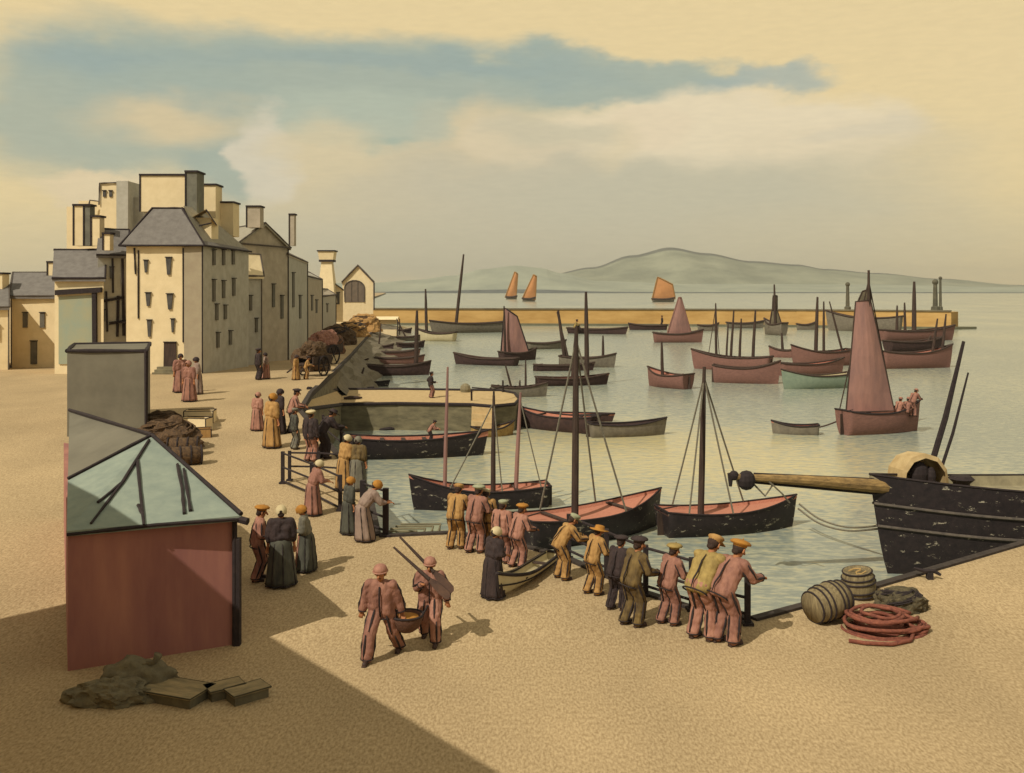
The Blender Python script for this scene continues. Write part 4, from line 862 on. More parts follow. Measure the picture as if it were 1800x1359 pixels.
def remesh(mb, vox, name, wrinkle=0, mats=None, smooth=2):
    me = mb.mesh('tmp'); o = bpy.data.objects.new('tmp', me); COL.objects.link(o)
    m = o.modifiers.new('r', 'REMESH'); m.mode = 'VOXEL'; m.voxel_size = vox
    if smooth: s = o.modifiers.new('s', 'SMOOTH'); s.iterations = smooth; s.factor = .5
    bpy.context.view_layer.update(); dg = bpy.context.evaluated_depsgraph_get(); e = o.evaluated_get(dg); nm = bpy.data.meshes.new_from_object(e); nm.name = name
    bpy.data.objects.remove(o); bpy.data.meshes.remove(me)
    if wrinkle:
        for v_ in nm.vertices:
            c = v_.co; n = (abs(noise.noise(Vector((c.x*8+c.z*3, c.y*8, c.z*5))))*1.5-.3)+noise.noise(Vector((c.x*5+7, c.y*5+c.z*6, c.z*13)))*.35; v_.co += v_.normal*n*wrinkle
    nm.polygons.foreach_set('use_smooth', [True]*len(nm.polygons)); nm.materials.clear()
    return nm
POSES = {  # pelvis, lean deg, head pitch deg (down positive), hands L/R, feet L/R (front is +Y, left is -X)
 'stand':   ((0, 0, .95), 3, 5, (-.27, .06, .80), (.27, .06, .80), (-.11, .0), (.11, .03)),
 'talk':    ((0, 0, .95), 8, 15, (-.12, .30, 1.10), (.16, .30, 1.05), (-.11, .04), (.12, -.04)),
 'rail':    ((0, -.06, .945), 38, 20, (-.14, .62, 1.03), (.16, .62, 1.03), (-.12, -.02), (.13, .06)),
 'rail_low': ((0, -.12, .91), 58, 35, (-.16, .66, .98), (.18, .64, .98), (-.14, .0), (.14, -.06)),
 'rail_up': ((0, 0, .95), 18, 10, (-.16, .48, 1.05), (.2, .46, 1.05), (-.12, -.05), (.12, .08)),
 'stoop':   ((0, -.16, .88), 62, 25, (-.16, .52, .72), (.18, .55, .80), (-.16, .05), (.15, -.12)),
 'walk':    ((0, 0, .89), 9, 4, (-.33, -.04, .80), (.36, .02, .74), (-.20, -.34), (.17, .30)),
 'oar':     ((0, 0, .91), 6, 8, (-.34, .06, .76), (.14, .24, 1.22), (-.13, .24), (.15, -.24)),
 'hip':     ((0, 0, .95), 4, 0, (-.24, .02, 1.0), (.10, .30, 1.08), (-.13, .0), (.12, .05)),
 'row':     ((0, 0, .38), 24, 8, (-.16, .55, .62), (.16, .55, .62), (-.14, .62), (.14, .62)),
}
CACHE = {}
def skeleton(pn):
    pel, lean, hp, hL, hR, fL, fR = POSES[pn]; pel = Vector(pel); sp = Vector((0, math.sin(R(lean)), math.cos(R(lean))))
    J = dict(pel=pel, sp=sp); J['waist'] = pel+sp*.13; J['chest'] = pel+sp*.33; J['sh'] = pel+sp*.46; J['neck'] = pel+sp*.5
    hd = Vector((0, math.sin(R(lean*.55)), math.cos(R(lean*.55)))); J['head'] = J['neck']+hd*.165+Vector((0, .02, 0)); J['hm'] = Matrix.Translation(J['head']) @ Matrix.Rotation(R(-(hp+lean*.25)), 4, 'X') @ Matrix.Scale(1.13, 4)
    for s, h, f in ((-1, hL, fL), (1, hR, fR)):
        k = 'L' if s < 0 else 'R'; S_ = J['sh']+Vector((.185*s, 0, 0)); J['S'+k] = S_
        E_, W_ = ik(S_, h, .29, .26, (.5*s, -1, -.5)); J['E'+k], J['W'+k] = E_, W_
        H_ = pel+Vector((.095*s, 0, -.03)); A_ = Vector((f[0], f[1], .09)); K_, A2 = ik(H_, A_, .435, .43, (0.05*s, 1, .1)); J['H'+k], J['K'+k], J['A'+k] = H_, K_, A2
    return J
def pose_meshes(pn):
    if pn in CACHE: return CACHE[pn]
    J = skeleton(pn); sp = J['sp']; C_ = {}
    hm = J['hm']; b = MB()
    b.ball(hm @ Vector((0, 0, .015)), (.078, .096, .112), 14); b.ball(hm @ Vector((0, .025, -.06)), (.055, .065, .055), 12)
    b.capsule(hm @ Vector((0, .085, .02)), hm @ Vector((0, .115, -.022)), .014, .021)
    for s in (-1, 1): b.capsule(hm @ Vector((.08*s, -.005, .02)), hm @ Vector((.078*s, 0, -.025)), .02, .014)
    b.capsule(J['neck']-sp*.03, hm @ Vector((0, -.01, -.05)), .058, .052)
    for dx in (-.07, .07): b.capsule(J['pel']+Vector((dx, 0, 0)), J['chest']+Vector((dx*1.2, 0, 0)), .1, .105)
    b.capsule(J['SL'], J['SR'], .06, .06)
    for k, s in (('L', -1), ('R', 1)):
        S_, E_, W_ = J['S'+k], J['E'+k], J['W'+k]; b.capsule(S_, E_, .055, .043); b.capsule(E_, W_, .043, .027)
        H_, K_, A_ = J['H'+k], J['K'+k], J['A'+k]; b.capsule(H_, K_, .085, .055); b.capsule(K_, A_, .055, .038); b.capsule(A_+Vector((0, -.03, -.05)), A_+Vector((0, .14, -.06)), .035, .028)
        t = (W_-E_).normalized(); side = Vector((1, 0, 0)); side = (side-t*side.dot(t)).normalized(); nn = t.cross(side)
        if nn.z > 0: nn = -nn
        for j, o_ in enumerate((-.027, -.009, .009, .027)):
            b.capsule(W_+side*o_*.5, W_+t*.085+side*o_, .017, .013, 8)
            ln = (.062, .074, .07, .055)[j]; a1 = W_+t*.085+side*o_*1.15; a2 = a1+(t*.85+nn*.35).normalized()*ln*.55; a3 = a2+(t*.45+nn*.9).normalized()*ln*.5
            b.capsule(a1, a2, .0115, .0105, 6); b.capsule(a2, a3, .0105, .009, 6)
        th0 = W_+t*.03-side*s*.025; th1 = th0+(t*.6-side*s*.75+nn*.3).normalized()*.042; b.capsule(th0, th1, .015, .012, 6); b.capsule(th1, th1+(t*.85+nn*.4).normalized()*.035, .012, .010, 6)
    me = remesh(b, .0085, 'body_'+pn, 0, smooth=1); me.materials.append(SKIN); me.materials.append(EYE)
    inv = hm.inverted()
    for p in me.polygons:
        q = inv @ p.center
        if q.y > .05 and (abs(abs(q.x)-.032) < .013 and abs(q.z-.022) < .009 or abs(q.x) < .026 and abs(q.z+.055) < .006 and q.y > .07): p.material_index = 1
    C_['body'] = me
    j = MB()
    for dx in (-.075, .075): j.capsule(J['pel']+Vector((dx*1.2, 0, -.05)), J['chest']+Vector((dx*1.2, 0, 0)), .14, .138); j.capsule(J['chest']+Vector((dx, 0, 0)), J['sh']+Vector((dx*.8, 0, -.005)), .138, .105)
    j.capsule(J['SL'], J['SR'], .082, .082)
    for k in 'LR': j.capsule(J['S'+k], J['E'+k], .096, .084); j.capsule(J['E'+k], J['E'+k].lerp(J['W'+k], .9), .084, .064)
    C_['jacket'] = remesh(j, .016, 'jacket_'+pn, .017)
    tr = MB(); tr.capsule(J['HL'], J['HR'], .125, .125)
    for k in 'LR': tr.capsule(J['H'+k], J['K'+k], .13, .105); tr.capsule(J['K'+k], J['A'+k]+Vector((0, 0, .02)), .105, .1)
    C_['trousers'] = remesh(tr, .016, 'trousers_'+pn, .018)
    bt = []
    for k in 'LR':
        m_ = MB(); A_ = J['A'+k]; m_.capsule(A_+Vector((0, -.035, -.035)), A_+Vector((0, .15, -.045)), .052, .042); m_.capsule(A_, A_+Vector((0, 0, .08)), .055, .06); m_.box(A_+Vector((0, .055, -.08)), (.085, .27, .02)); bt.append(remesh(m_, .014, 'boot', 0, smooth=1))
    C_['boots'] = bt
    # seams: dark piping along sleeves, trouser legs, hem and back
    sm = MB()
    def side_line(a, b, r0, r1, dirs, ext=1.0):
        a, b = Vector(a), Vector(b); t = (b-a).normalized()
        for d_ in dirs:
            w = Vector(d_); w = (w-t*w.dot(t)).normalized(); sm.tube([a.lerp(b, u)+w*((r0+(r1-r0)*u)+.001+.006*math.sin(u*9+d_[0]*3)) for u in (0, .25, .5, .75, 1)], [.008, .018, .022, .016, .009], 5)
    for k, s in (('L', -1), ('R', 1)):
        side_line(J['S'+k], J['E'+k], .096, .084, [(s, .1, 0), (0, -1, 0)]); side_line(J['E'+k], J['W'+k], .084, .064, [(s, 0, .2), (0, -.3, -1)])
    sl = MB(); back = Vector((0, -1, 0)); back = (back-sp*back.dot(sp)).normalized()
    sm.tube([J['pel']-sp*.14+back*.12, J['pel']+back*.155, J['waist']+back*.15+Vector((.015, 0, 0)), J['chest']+back*.146, J['sh']+back*.112], [.006, .014, .015, .012, .006], 5)
    sm.tube([J['pel']-sp*.1-back*.14, J['waist']-back*.152, J['chest']-back*.146, J['sh']-back*.11], [.014]*4, 5)
    ring = []
    for i in range(16): a = i*math.pi/8; w = sp.cross(Vector((1, 0, 0))); ring.append(J['pel']-sp*.15+Vector((1, 0, 0))*math.cos(a)*.205+w*math.sin(a)*.135)
    sm.tube(ring, .014, 5, closed=True)
    for k in 'LR':
        t = (J['W'+k]-J['E'+k]).normalized(); c = J['E'+k].lerp(J['W'+k], .93); u = t.orthogonal().normalized(); v_ = t.cross(u)
        sm.tube([c+(u*math.cos(a*math.pi/4)+v_*math.sin(a*math.pi/4))*.066 for a in range(8)], .011, 5, closed=True)
    C_['piping'] = sm.mesh('piping', True); sm = MB()
    for k, s in (('L', -1), ('R', 1)):
        side_line(J['H'+k], J['K'+k], .13, .105, [(s, 0, 0), (0, 1, 0), (-s*.3, -1, 0)]); side_line(J['K'+k], J['A'+k], .105, .1, [(s, 0, 0), (s*.4, 1, 0), (0, -1, 0), (-s, 0, 0)])
        sm.tube([J['A'+k]+Vector((math.cos(a*math.pi/5)*.103, math.sin(a*math.pi/5)*.103, -.005)) for a in range(10)], .012, 5, closed=True)
    C_['leg_seam'] = sm.mesh('leg_seam', True)
    # skirt
    sk = MB(); prof = []; base = (J['AL']+J['AR'])/2; n = 40; rg = 12; vb = []
    for i in range(rg+1):
        u = i/rg; c = (J['waist']-sp*.02).lerp(J['pel'], min(1, u*5)) if u < .2 else J['pel'].lerp(Vector((base.x, base.y, .05)), (u-.2)/.8)
        rr = .15+.13*u**.7
        for q in range(n):
            a = 2*math.pi*q/n; f = 1+.07*u*math.sin(a*9+math.sin(u*3))+.03*u*math.sin(a*5+2); vb.append(Vector((c.x+math.cos(a)*rr*1.1*f, c.y+math.sin(a)*rr*.92*f, c.z+(.012*math.sin(a*7) if i == rg else 0))))
    sk.v = vb
    for i in range(rg):
        for q in range(n): sk.f.append((i*n+q, i*n+(q+1) % n, (i+1)*n+(q+1) % n, (i+1)*n+q)); sk.m.append(0)
    sk.f.append(tuple(range(n-1, -1, -1))); sk.f.append(tuple(rg*n+q for q in range(n))); sk.m += [0, 0]
    C_['skirt'] = sk.mesh('skirt_'+pn, True)
    sm = MB()
    for q in (2, 9, 14, 20, 26, 31, 37):
        sm.tube([vb[i*n+q]+(vb[i*n+q]-J['pel'].lerp(base, i/rg)).normalized()*.004 for i in range(2, rg+1)], [.006+.011*((i*7+q) % 5)/4 for i in range(2, rg+1)], 5)
    sm.tube([vb[rg*n+q] for q in range(n)], .014, 5, closed=True)
    C_['fold_piping'] = sm.mesh('fold_piping', True)
    ap = MB()
    rows_ = range(2, rg)
    for i in list(rows_)[:-1]:
        for q in range(5, 15):
            P4 = [vb[i*n+q], vb[i*n+q+1], vb[(i+1)*n+q+1], vb[(i+1)*n+q]]; ap.face([p+Vector((0, .018, 0)) for p in P4])
    C_['apron'] = ap.mesh('apron_'+pn, True)
    shw = MB()
    for dx in (-.09, .09): shw.capsule(J['waist']+Vector((dx, 0, 0)), J['chest']+Vector((dx, 0, 0)), .15, .14); shw.capsule(J['chest']+Vector((dx, 0, 0)), J['sh']+Vector((dx*.6, 0, .01)), .14, .09)
    shw.capsule(J['SL'], J['SR'], .095, .095); shw.capsule(J['sh']-Vector((0, .02, 0)), J['neck'], .1, .075)
    for k in 'LR': shw.capsule(J['S'+k], J['E'+k], .098, .09); shw.capsule(J['E'+k], J['E'+k].lerp(J['W'+k], .45), .088, .06)
    shw.capsule(J['waist']+back*.06, J['pel']+back*.07-sp*.05, .12, .03)
    C_['shawl'] = remesh(shw, .016, 'shawl_'+pn, .014)
    CACHE[pn] = C_; return C_
HATS = {}
def hat_mesh(kind):
    if kind in HATS: return HATS[kind]
    m = MB(); T = Matrix.Translation
    if kind == 'beret':
        m.lathe([(.09, .045), (.092, .07), (.135, .085), (.142, .105), (.11, .135), (.05, .15), (.008, .152)], 18, mtx=T((.0, -.01, 0)) @ Matrix.Rotation(R(10), 4, 'X'), squash=(1, 1.05)); m.tube([(0, -.01, .15), (0, -.01, .175)], .008)
    elif kind == 'cap':
        m.lathe([(.09, .035), (.095, .08), (.11, .1), (.1, .125), (.06, .145), (.008, .15)], 18, squash=(1, 1.12)); m.box((0, .125, .05), (.13, .09, .014), mtx=Matrix.Rotation(R(-18), 3, 'X'))
    elif kind == 'round':
        m.lathe([(.094, .036), (.1, .042), (.1, .075), (.088, .115), (.06, .14), (.008, .15)], 18, squash=(1, 1.12)); m.lathe([(.112, .034), (.114, .044), (.1, .05)], 18, squash=(1, 1.15))
    elif kind == 'hat':
        m.lathe([(.19, .03), (.192, .04), (.1, .05), (.095, .1), (.085, .13), (.05, .14), (.008, .142)], 20, squash=(1, 1.1))
    elif kind == 'coif':      # linen cap open at the face
        n = 14
        pts = []
        for i in range(9):
            a = R(-80+i*22.5); pts.append((max(.118*math.cos(a), .01), a))
        g_ = []
        for i in range(10):
            th = R(28+i*15.2); row = []
            for q in range(n+1):
                ph = R(-118+236*q/n); row.append(Vector((.104*math.sin(ph)*math.sin(th), .125*math.cos(th)-.0, .02+.13*math.cos(ph)*math.sin(th))))
            g_.append(row)
        for i in range(9):
            for q in range(n): m.face([g_[i][q], g_[i][q+1], g_[i+1][q+1], g_[i+1][q]]); m.face([p*.96 for p in (g_[i][q], g_[i+1][q], g_[i+1][q+1], g_[i][q+1])])
        m.tube(g_[0], .009, 5)
    HATS[kind] = m.mesh('headwear_'+kind, True); return HATS[kind]
def hair_mesh():
    if 'hair' in HATS: return HATS['hair']
    m = MB(); m.ball((0, -.022, .03), (.086, .09, .1), 16); m.ball((0, -.06, -.04), (.06, .045, .05)); HATS['hair'] = m.mesh('hair', True); return HATS['hair']
def add(name, me, m, t):
    o = bpy.data.objects.new(name, me); COL.objects.link(o); o.parent = t
    if m is not None:
        if not me.materials: me.materials.append(m)
        o.material_slots[0].link = 'OBJECT'; o.material_slots[0].material = m
    return o
PG_G = 'people on the quay'
def person(label, x, y, top, face, pose='stand', up='brick', low='pink', hat='cap', hatc='ochre', sex='m', apron=None, z=None, sc=None, group=PG_G, legs=True):
    p = PG(x, y) if z is None else P(x, y, z)
    H = {'rail': 1.55, 'rail_low': 1.38, 'stoop': 1.3, 'row': .95, 'rail_up': 1.7}.get(pose, 1.76)
    h = (y-top)*p.y/FP; s = sc or max(.8, min(1.22, h/H))
    t = thing('person', label, 'person', p, R(face), group); t.scale = (s*1.1, s*1.1, s)
    C_ = pose_meshes(pose); J = skeleton(pose)
    add('body', C_['body'], None, t)
    if sex == 'm':
        j = add('jacket', C_['jacket'], CL[up], t); q = add('piping', C_['piping'], INK, j)
        tr = add('trousers', C_['trousers'], CL[low], t); add('leg_seam', C_['leg_seam'], INK, tr)
    else:
        add('shawl', C_['shawl'], CL[up], t); k = add('skirt', C_['skirt'], CL[low], t); add('fold_piping', C_['fold_piping'], INK, k)
        if apron: add('apron', C_['apron'], CL[apron], t)
    for bme in C_['boots']: add('boot', bme, BOOT, t)
    for nm, me, m_ in (('hair', hair_mesh(), HAIR), (hat if hat in ('cap', 'beret', 'hat') else ('bonnet' if hat == 'coif' else 'cap'), hat_mesh(hat), CL[hatc])):
        o = add(nm, me, m_, t); o.matrix_local = J['hm'] if nm != 'bonnet' or True else J['hm']
    return t, s, p
# facing: 0 looks away from the camera, -90 looks right, 180 looks at the camera
w1 = person('man walking towards the viewer holding the left side of the basket', 672, 1155, 984, 172, 'walk', 'brick', 'brick', 'round', 'pink')
w2 = person('man walking with two oars over his shoulder, right side of the basket', 757, 1126, 975, 176, 'oar', 'brick', 'pink', 'round', 'pink')
person('man in brick smock and ochre beret talking beside the woman in a black shawl', 452, 1020, 890, -72, 'talk', 'pink', 'brick', 'beret', 'lamp')
person('woman seen from behind in black shawl, grey-green skirt and white bonnet near the red shed', 494, 1030, 890, 12, 'stand', 'dark', 'green', 'coif', 'cream', 'f')
person('woman with grey shawl, orange bonnet and pink apron facing the black-shawled woman', 538, 1003, 888, 95, 'talk', 'grey', 'green', 'coif', 'lamp', 'f', apron='pink')
person('woman in a long brick dress leaning on the stair fence', 549, 905, 812, -60, 'rail_up', 'brick', 'brick', 'coif', 'cream', 'f')
person('woman in a long ochre dress with white bonnet behind the stair fence', 605, 860, 765, -50, 'talk', 'ochre', 'ochre', 'coif', 'cream', 'f')
person('woman in grey next to the ochre-dressed woman behind the stair fence', 628, 862, 768, -20, 'stand', 'olive', 'grey', 'coif', 'grey', 'f')
person('figure in dull grey cloak with straw bonnet by the short railing', 613, 938, 842, -60, 'stand', 'green', 'green', 'coif', 'lamp', 'f')
person('woman in pale mauve cloak bending over the short railing', 640, 950, 852, -68, 'rail', 'mauve', 'mauve', 'coif', 'lamp', 'f')
person('woman in pink dress at the left of the upper quay row', 452, 757, 690, -30, 'stand', 'pink', 'pink', 'coif', 'pink', 'f')
person('woman in ochre dress in the upper quay row', 477, 787, 692, -40, 'stand', 'ochre', 'ochre', 'coif', 'lamp', 'f')
person('woman in dark cloak and tall dark bonnet behind the ochre-dressed woman', 490, 762, 684, -50, 'stand', 'dark', 'dark', 'coif', 'dark', 'f')
person('man in pink smock and dark beret bending towards the water on the upper quay', 512, 762, 686, -75, 'rail_up', 'pink', 'dark', 'beret', 'dark')
person('man in grey smock behind the man with the pink back, upper quay', 516, 790, 718, -60, 'stand', 'green', 'grey', 'cap', 'grey')
person('man in dark jacket with pink trousers at the end of the upper quay row', 545, 812, 722, -30, 'stand', 'dark', 'pink', 'beret', 'cream')
person('man in dark clothes and brimmed hat leaning over the upper rail', 567, 806, 725, -60, 'rail', 'dark', 'dark', 'hat', 'dark')
person('tallest woman of the three by the tall cream house, pointed dark hood', 317, 690, 622, -150, 'stand', 'brick', 'brick', 'coif', 'dark', 'f')
person('woman in brown dress nearest of the three by the tall cream house', 333, 706, 634, 160, 'stand', 'brick', 'brick', 'coif', 'pink', 'f')
person('woman in mauve at the right of the three by the tall cream house', 347, 693, 628, 120, 'stand', 'mauve', 'mauve', 'coif', 'dark', 'f')
person('dark standing man in the street before the gabled house', 453, 668, 613, -60, 'stand', 'dark', 'dark', 'beret', 'dark')
person('woman in pink beside the dark man in the street', 468, 666, 620, 120, 'stand', 'mauve', 'pink', 'coif', 'dark', 'f')
person('ochre-clad woman by the cart on the far quay', 520, 668, 624, -100, 'stand', 'ochre', 'ochre', 'coif', 'dark', 'f')
person('stooping man in ochre beside the cart on the far quay', 537, 667, 628, -80, 'rail_up', 'ochre', 'ochre', 'beret', 'dark')
person('man standing alone on the stone pier', 757, 700, 654, -80, 'hip', 'dark', 'brick', 'beret', 'dark', z=-1.3)
person('man in bulky ochre oilskins, first from the left in the huddle at the quay edge', 800, 965, 856, -22, 'rail_up', 'ochre', 'ochre', 'cap', 'ochre')
person('man in brick jacket and pink trousers, second from the left in the huddle', 833, 972, 858, -35, 'rail_up', 'brick', 'pink', 'beret', 'sage')
person('man in ochre with cream cap in the middle of the huddle', 853, 966, 870, -10, 'talk', 'ochre', 'ochre', 'cap', 'cream')
person('man in pink with grey cap just right of the middle of the huddle', 882, 990, 881, -30, 'stand', 'pink', 'brick', 'cap', 'sage')
person('man in pink smock with ochre cap bowed at the right of the huddle', 907, 998, 893, -55, 'rail_up', 'pink', 'pink', 'beret', 'lamp')
person('woman in black dress with cream bonnet in front of the huddle', 866, 1050, 930, -50, 'talk', 'dark', 'dark', 'coif', 'cream', 'f', apron='cream')
person('man in ochre oilskins with sage cap, first of the row at the railing', 985, 1018, 912, -72, 'rail', 'ochre', 'ochre', 'cap', 'sage')
person('man in ochre with straw hat, legs apart, second of the row at the railing', 1040, 1045, 932, -62, 'rail_up', 'ochre', 'ochre', 'hat', 'lamp')
person('man in long black coat, third of the row at the railing', 1083, 1072, 948, -42, 'rail_up', 'dark', 'dark', 'beret', 'dark')
person('man in olive coat and dark beret, fourth of the row at the railing', 1108, 1100, 950, -62, 'rail_up', 'olive', 'olive', 'beret', 'dark')
person('man in brick clothes with ochre beret, fifth of the row at the railing', 1172, 1098, 962, -60, 'rail_up', 'brick', 'brick', 'beret', 'yellow')
person('man in yellow smock and pink trousers with bowed head at the railing', 1232, 1124, 958, -48, 'rail', 'yellow', 'pink', 'cap', 'ochre')
person('man in brick clothes with ochre beret leaning on the end post of the railing', 1272, 1132, 966, -58, 'rail', 'brick', 'brick', 'beret', 'lamp')
# people in the boats
def crew(label, bt, px, py, dx, top, face, pose, up, low, hat, hatc, Z, zb):
    p = PD(px, py, Z); p.z = zb; t, s, _ = person(label, px, py, top, face, pose, up, low, hat, hatc, z=-2.2, group='men in boats'); t.location = p
    return t
c = b4[0].location; crew('man bending over in the long black boat under the pier', 0, 756, 796, 0, 757, -90, 'rail', 'pink', 'dark', 'beret', 'dark', c.y, ZW+.75).scale = (.78,)*3
c = big[0].location
for x, dz, lb, u in ((1592, .6, 'crewman seated near the mainsail of the brown smack', 'brick'), (1604, .62, 'middle crewman crouched in the bow of the brown smack', 'brick'), (1578, .55, 'crewman under the boom of the brown smack', 'pink')):
    o = crew(lb, 0, x, 735, 0, 690, -60, 'row' if x != 1604 else 'rail', u, 'brick', 'round', 'brick', c.y-.1, ZW+1.05); o.scale = (1.1,)*3
c = r1[0].location; crew('rower seated in the left rowing boat below the breakwater', 0, 1010, 575, 0, 558, -90, 'row', 'yellow', 'dark', 'beret', 'dark', c.y, ZW+.75).scale = (2.0,)*3
c = r2[0].location; crew('figure standing in the stern of the right rowing boat below the breakwater', 0, 1164, 575, 0, 558, 90, 'stand', 'dark', 'dark', 'beret', 'dark', c.y, ZW+.5).scale = (1.6,)*3

# ------------------------------------------------------------------ things on the quay
def oars_and_basket():
    t2, s, p = w2; J = skeleton('oar'); Mx = Matrix.Translation(t2.location) @ Matrix.Rotation(t2.rotation_euler[2], 4, 'Z') @ Matrix.Scale(s, 4)
    sh = Mx @ (J['SR'].lerp(J['SL'], .55)+Vector((0, -.0, .13)))
    Zs = sh.y-.12
    for nm, a, b, lb in (('oar', (692, 962), (790, 1050), 'lower of the two oars on the walking man\'s shoulder'), ('oar', (703, 944), (796, 1040), 'upper of the two oars on the walking man\'s shoulder')):
        A_, B_ = PD(*a, Zs+.25 if a[0] > 700 else Zs+.2), PD(*b, Zs-.25 if a[0] < 700 else Zs-.16); t = thing(nm, lb, 'oar', A_, group='oars on the shoulder')
        q = MB(); q.tube([A_, A_.lerp(B_, .3), A_.lerp(B_, .65)], [.02, .028, .035], 8); q.build('shaft', WOOD, t, True)
        q = MB(); c0, c1 = A_.lerp(B_, .64), B_; dv = (c1-c0).normalized(); w = dv.cross(Vector((0, 1, 0))).normalized(); n = Vector((0, 1, 0))*.02
        pr = [(0, .025), (.25, .06), (.6, .075), (.9, .07), (1, .03)]; L_ = [c0.lerp(c1, u)+w*v for u, v in pr]+[c0.lerp(c1, u)-w*v for u, v in reversed(pr)]
        q.face([v+n for v in L_]); q.face([v-n for v in L_])
        for i in range(len(L_)): j = (i+1) % len(L_); q.face([L_[i]-n, L_[j]-n, L_[j]+n, L_[i]+n])
        q.build('blade', mat('oar_paint', (112, 84, 66), (84, 64, 54), 5), t, True)
    p0 = PD(715, 1092, 16.75); t = thing('fish_basket', 'round brown basket carried between the two walking men', 'basket', p0)
    q = MB(); q.lathe([(.12, -.17), (.22, -.1), (.27, .02), (.29, .1), (.27, .12), (.25, .1), (.22, 0), (.1, -.02)], 20, mtx=Matrix.Translation(p0)); q.build('bowl', mat('basket_weave', (132, 92, 68), (92, 64, 52), 30, stretch=(1, 1, 3), bump=.6), t, True, True)
    q = MB(); q.tube([p0+Vector((math.cos(a*R(20))*.285, math.sin(a*R(20))*.285, .115)) for a in range(18)], .022, 6, closed=True); q.build('rim', INK, t, True)
    q = MB(); q.lathe([(.24, .03), (.2, .09), (.1, .12), (.01, .125)], 14, mtx=Matrix.Translation(p0)); q.build('catch', CL['lamp'], t, True, True)
    for k, (wt, ws, pz, key) in enumerate(((w1[0], w1[1], 'walk', 'WL'), (t2, s, 'oar', 'WR'))):
        pass
    for sx_ in (-1, 1):
        q = MB(); q.tube([p0+Vector((sx_*.27, 0, .1)), p0+Vector((sx_*.33, .02, .2)), p0+Vector((sx_*.36, .03, .26))], .018); q.build('handle', INK, t, True)
oars_and_basket()

def barrel(name, label, base, r, h, tilt=(0, 0), rz=0, mark=False):
    t = thing(name, label, 'barrel', base); M_ = Matrix.Rotation(rz, 4, 'Z') @ Matrix.Rotation(tilt[0], 4, 'X') @ Matrix.Rotation(tilt[1], 4, 'Y')
    q = MB(); pr = [(r*.82, 0), (r*.92, h*.15), (r, h*.38), (r, h*.62), (r*.92, h*.85), (r*.82, h), (r*.76, h), (r*.75, h-.03)]; q.lathe(pr, 24, mtx=M_)
    q.build('stave_body', mat('barrel_wood', (172, 152, 108), (112, 96, 68), 5, stretch=(4, 4, .5), bump=.4), t, False, True)
    q = MB(); q.lathe([(r*.75, h-.035), (r*.4, h-.03), (.01, h-.03)], 24, mtx=M_); q.lathe([(r*.75, .03), (.01, .03)], 24, mtx=M_); q.build('head', mat('barrel_head', (190, 168, 120), (150, 130, 92), 6, stretch=(1, 6, 1)), t)
    for u in (.03, .22, .36, .64, .78, .97):
        rr = r*(.82+.18*math.sin(math.pi*u)**.8)+.008; q = MB(); q.tube([M_ @ Vector((math.cos(R(a*15))*rr, math.sin(R(a*15))*rr, h*u)) for a in range(24)], .018, 6, closed=True); q.build('hoop', INK, t)
    if mark:
        q = MB(); a_ = [(-.1, .1), (.02, .14), (.1, .1), (.04, .02), (-.06, .0), (-.12, -.06), (-.04, -.13), (.1, -.1)]; q.tube([M_ @ Vector((x*r/.28, y*r/.28, h-.025)) for x, y in a_], .016, 5); q.build('painted_mark', mat('barrel_mark', (214, 176, 110), (196, 158, 96), 5), t)
    for k in range(12):
        pass
    return t
p = PG(1452, 1098); barrel('barrel', 'wooden barrel lying on its side with its round end facing left', Vector((p.x-.25, p.y+.05, .33)), .34, .78, (0, R(80)), R(25))
p = PG(1520, 1052); barrel('barrel', 'upright barrel with a curved mark on its lid behind the lying barrel', Vector((p.x-.03, p.y+.15, 0)), .33, .62, (0, R(8)), R(200), True)
def coil():
    c = PG(1553, 1105); t = thing('rope_coil', 'large loose coil of red-brown rope beside the barrels', 'rope coil', c)
    m_ = mat('red_rope', (168, 100, 74), (120, 68, 54), 14, stretch=(1, 1, 1), bump=.5); q = MB(); pts = []
    for i in range(11*24):
        a = i*2*math.pi/24; k = i/24; lay = k % 4; rr = .30+.075*lay+.03*math.sin(k*2.1); off = .06*math.sin(k*1.7)
        pts.append(Vector((c.x-.12+math.cos(a)*rr*1.05+off+.22*(lay > 2)*(math.cos(a) > 0)*math.cos(a), c.y+math.sin(a)*rr*.95+off*.6, c.z+.04+.034*k+.015*math.sin(a*3+k)-.05*lay)))
    q.tube(pts, .036, 6); q.build('loop', m_, t, True, True)
    q = MB(); pts = [Vector((c.x+.35+math.cos(a*R(15))*(.44+.04*math.sin(a)), c.y-.02+math.sin(a*R(15))*.34, c.z+.045+.02*math.sin(a*.9)+(.06 if a > 24 else 0))) for a in range(48)]
    q.tube(pts, .036, 6); q.build('loop', m_, t, True, True)
    q = MB(); a0 = PG(1492, 1130); q.tube([a0+Vector((0, 0, .04)), a0+Vector((.25, -.12, .04)), a0+Vector((.7, -.18, .04)), a0+Vector((1.1, 0, .04)), c+Vector((.5, -.2, .06))], .036, 8); q.build('tail', m_, t, True, True)
coil()
def lumpy(c, r, seed, n=3, amp=.3, fr=2.2):
    bm = bmesh.new(); bmesh.ops.create_icosphere(bm, subdivisions=n+1, radius=1)
    for v_ in bm.verts:
        d_ = v_.co.copy(); k = 1+amp*noise.noise(d_*fr+Vector((seed, 0, 0)))+amp*.5*noise.noise(d_*fr*3+Vector((0, seed, 0)))
        v_.co = Vector((d_.x*r[0]*k, d_.y*r[1]*k, max(d_.z*r[2]*k, -r[2]*.35)+r[2]*.33))+Vector(c)
    q = MB(); q.v = [v_.co.copy() for v_ in bm.verts]
    for f in bm.faces: q.f.append(tuple(v_.index for v_ in f.verts)); q.m.append(0)
    bm.free(); return q
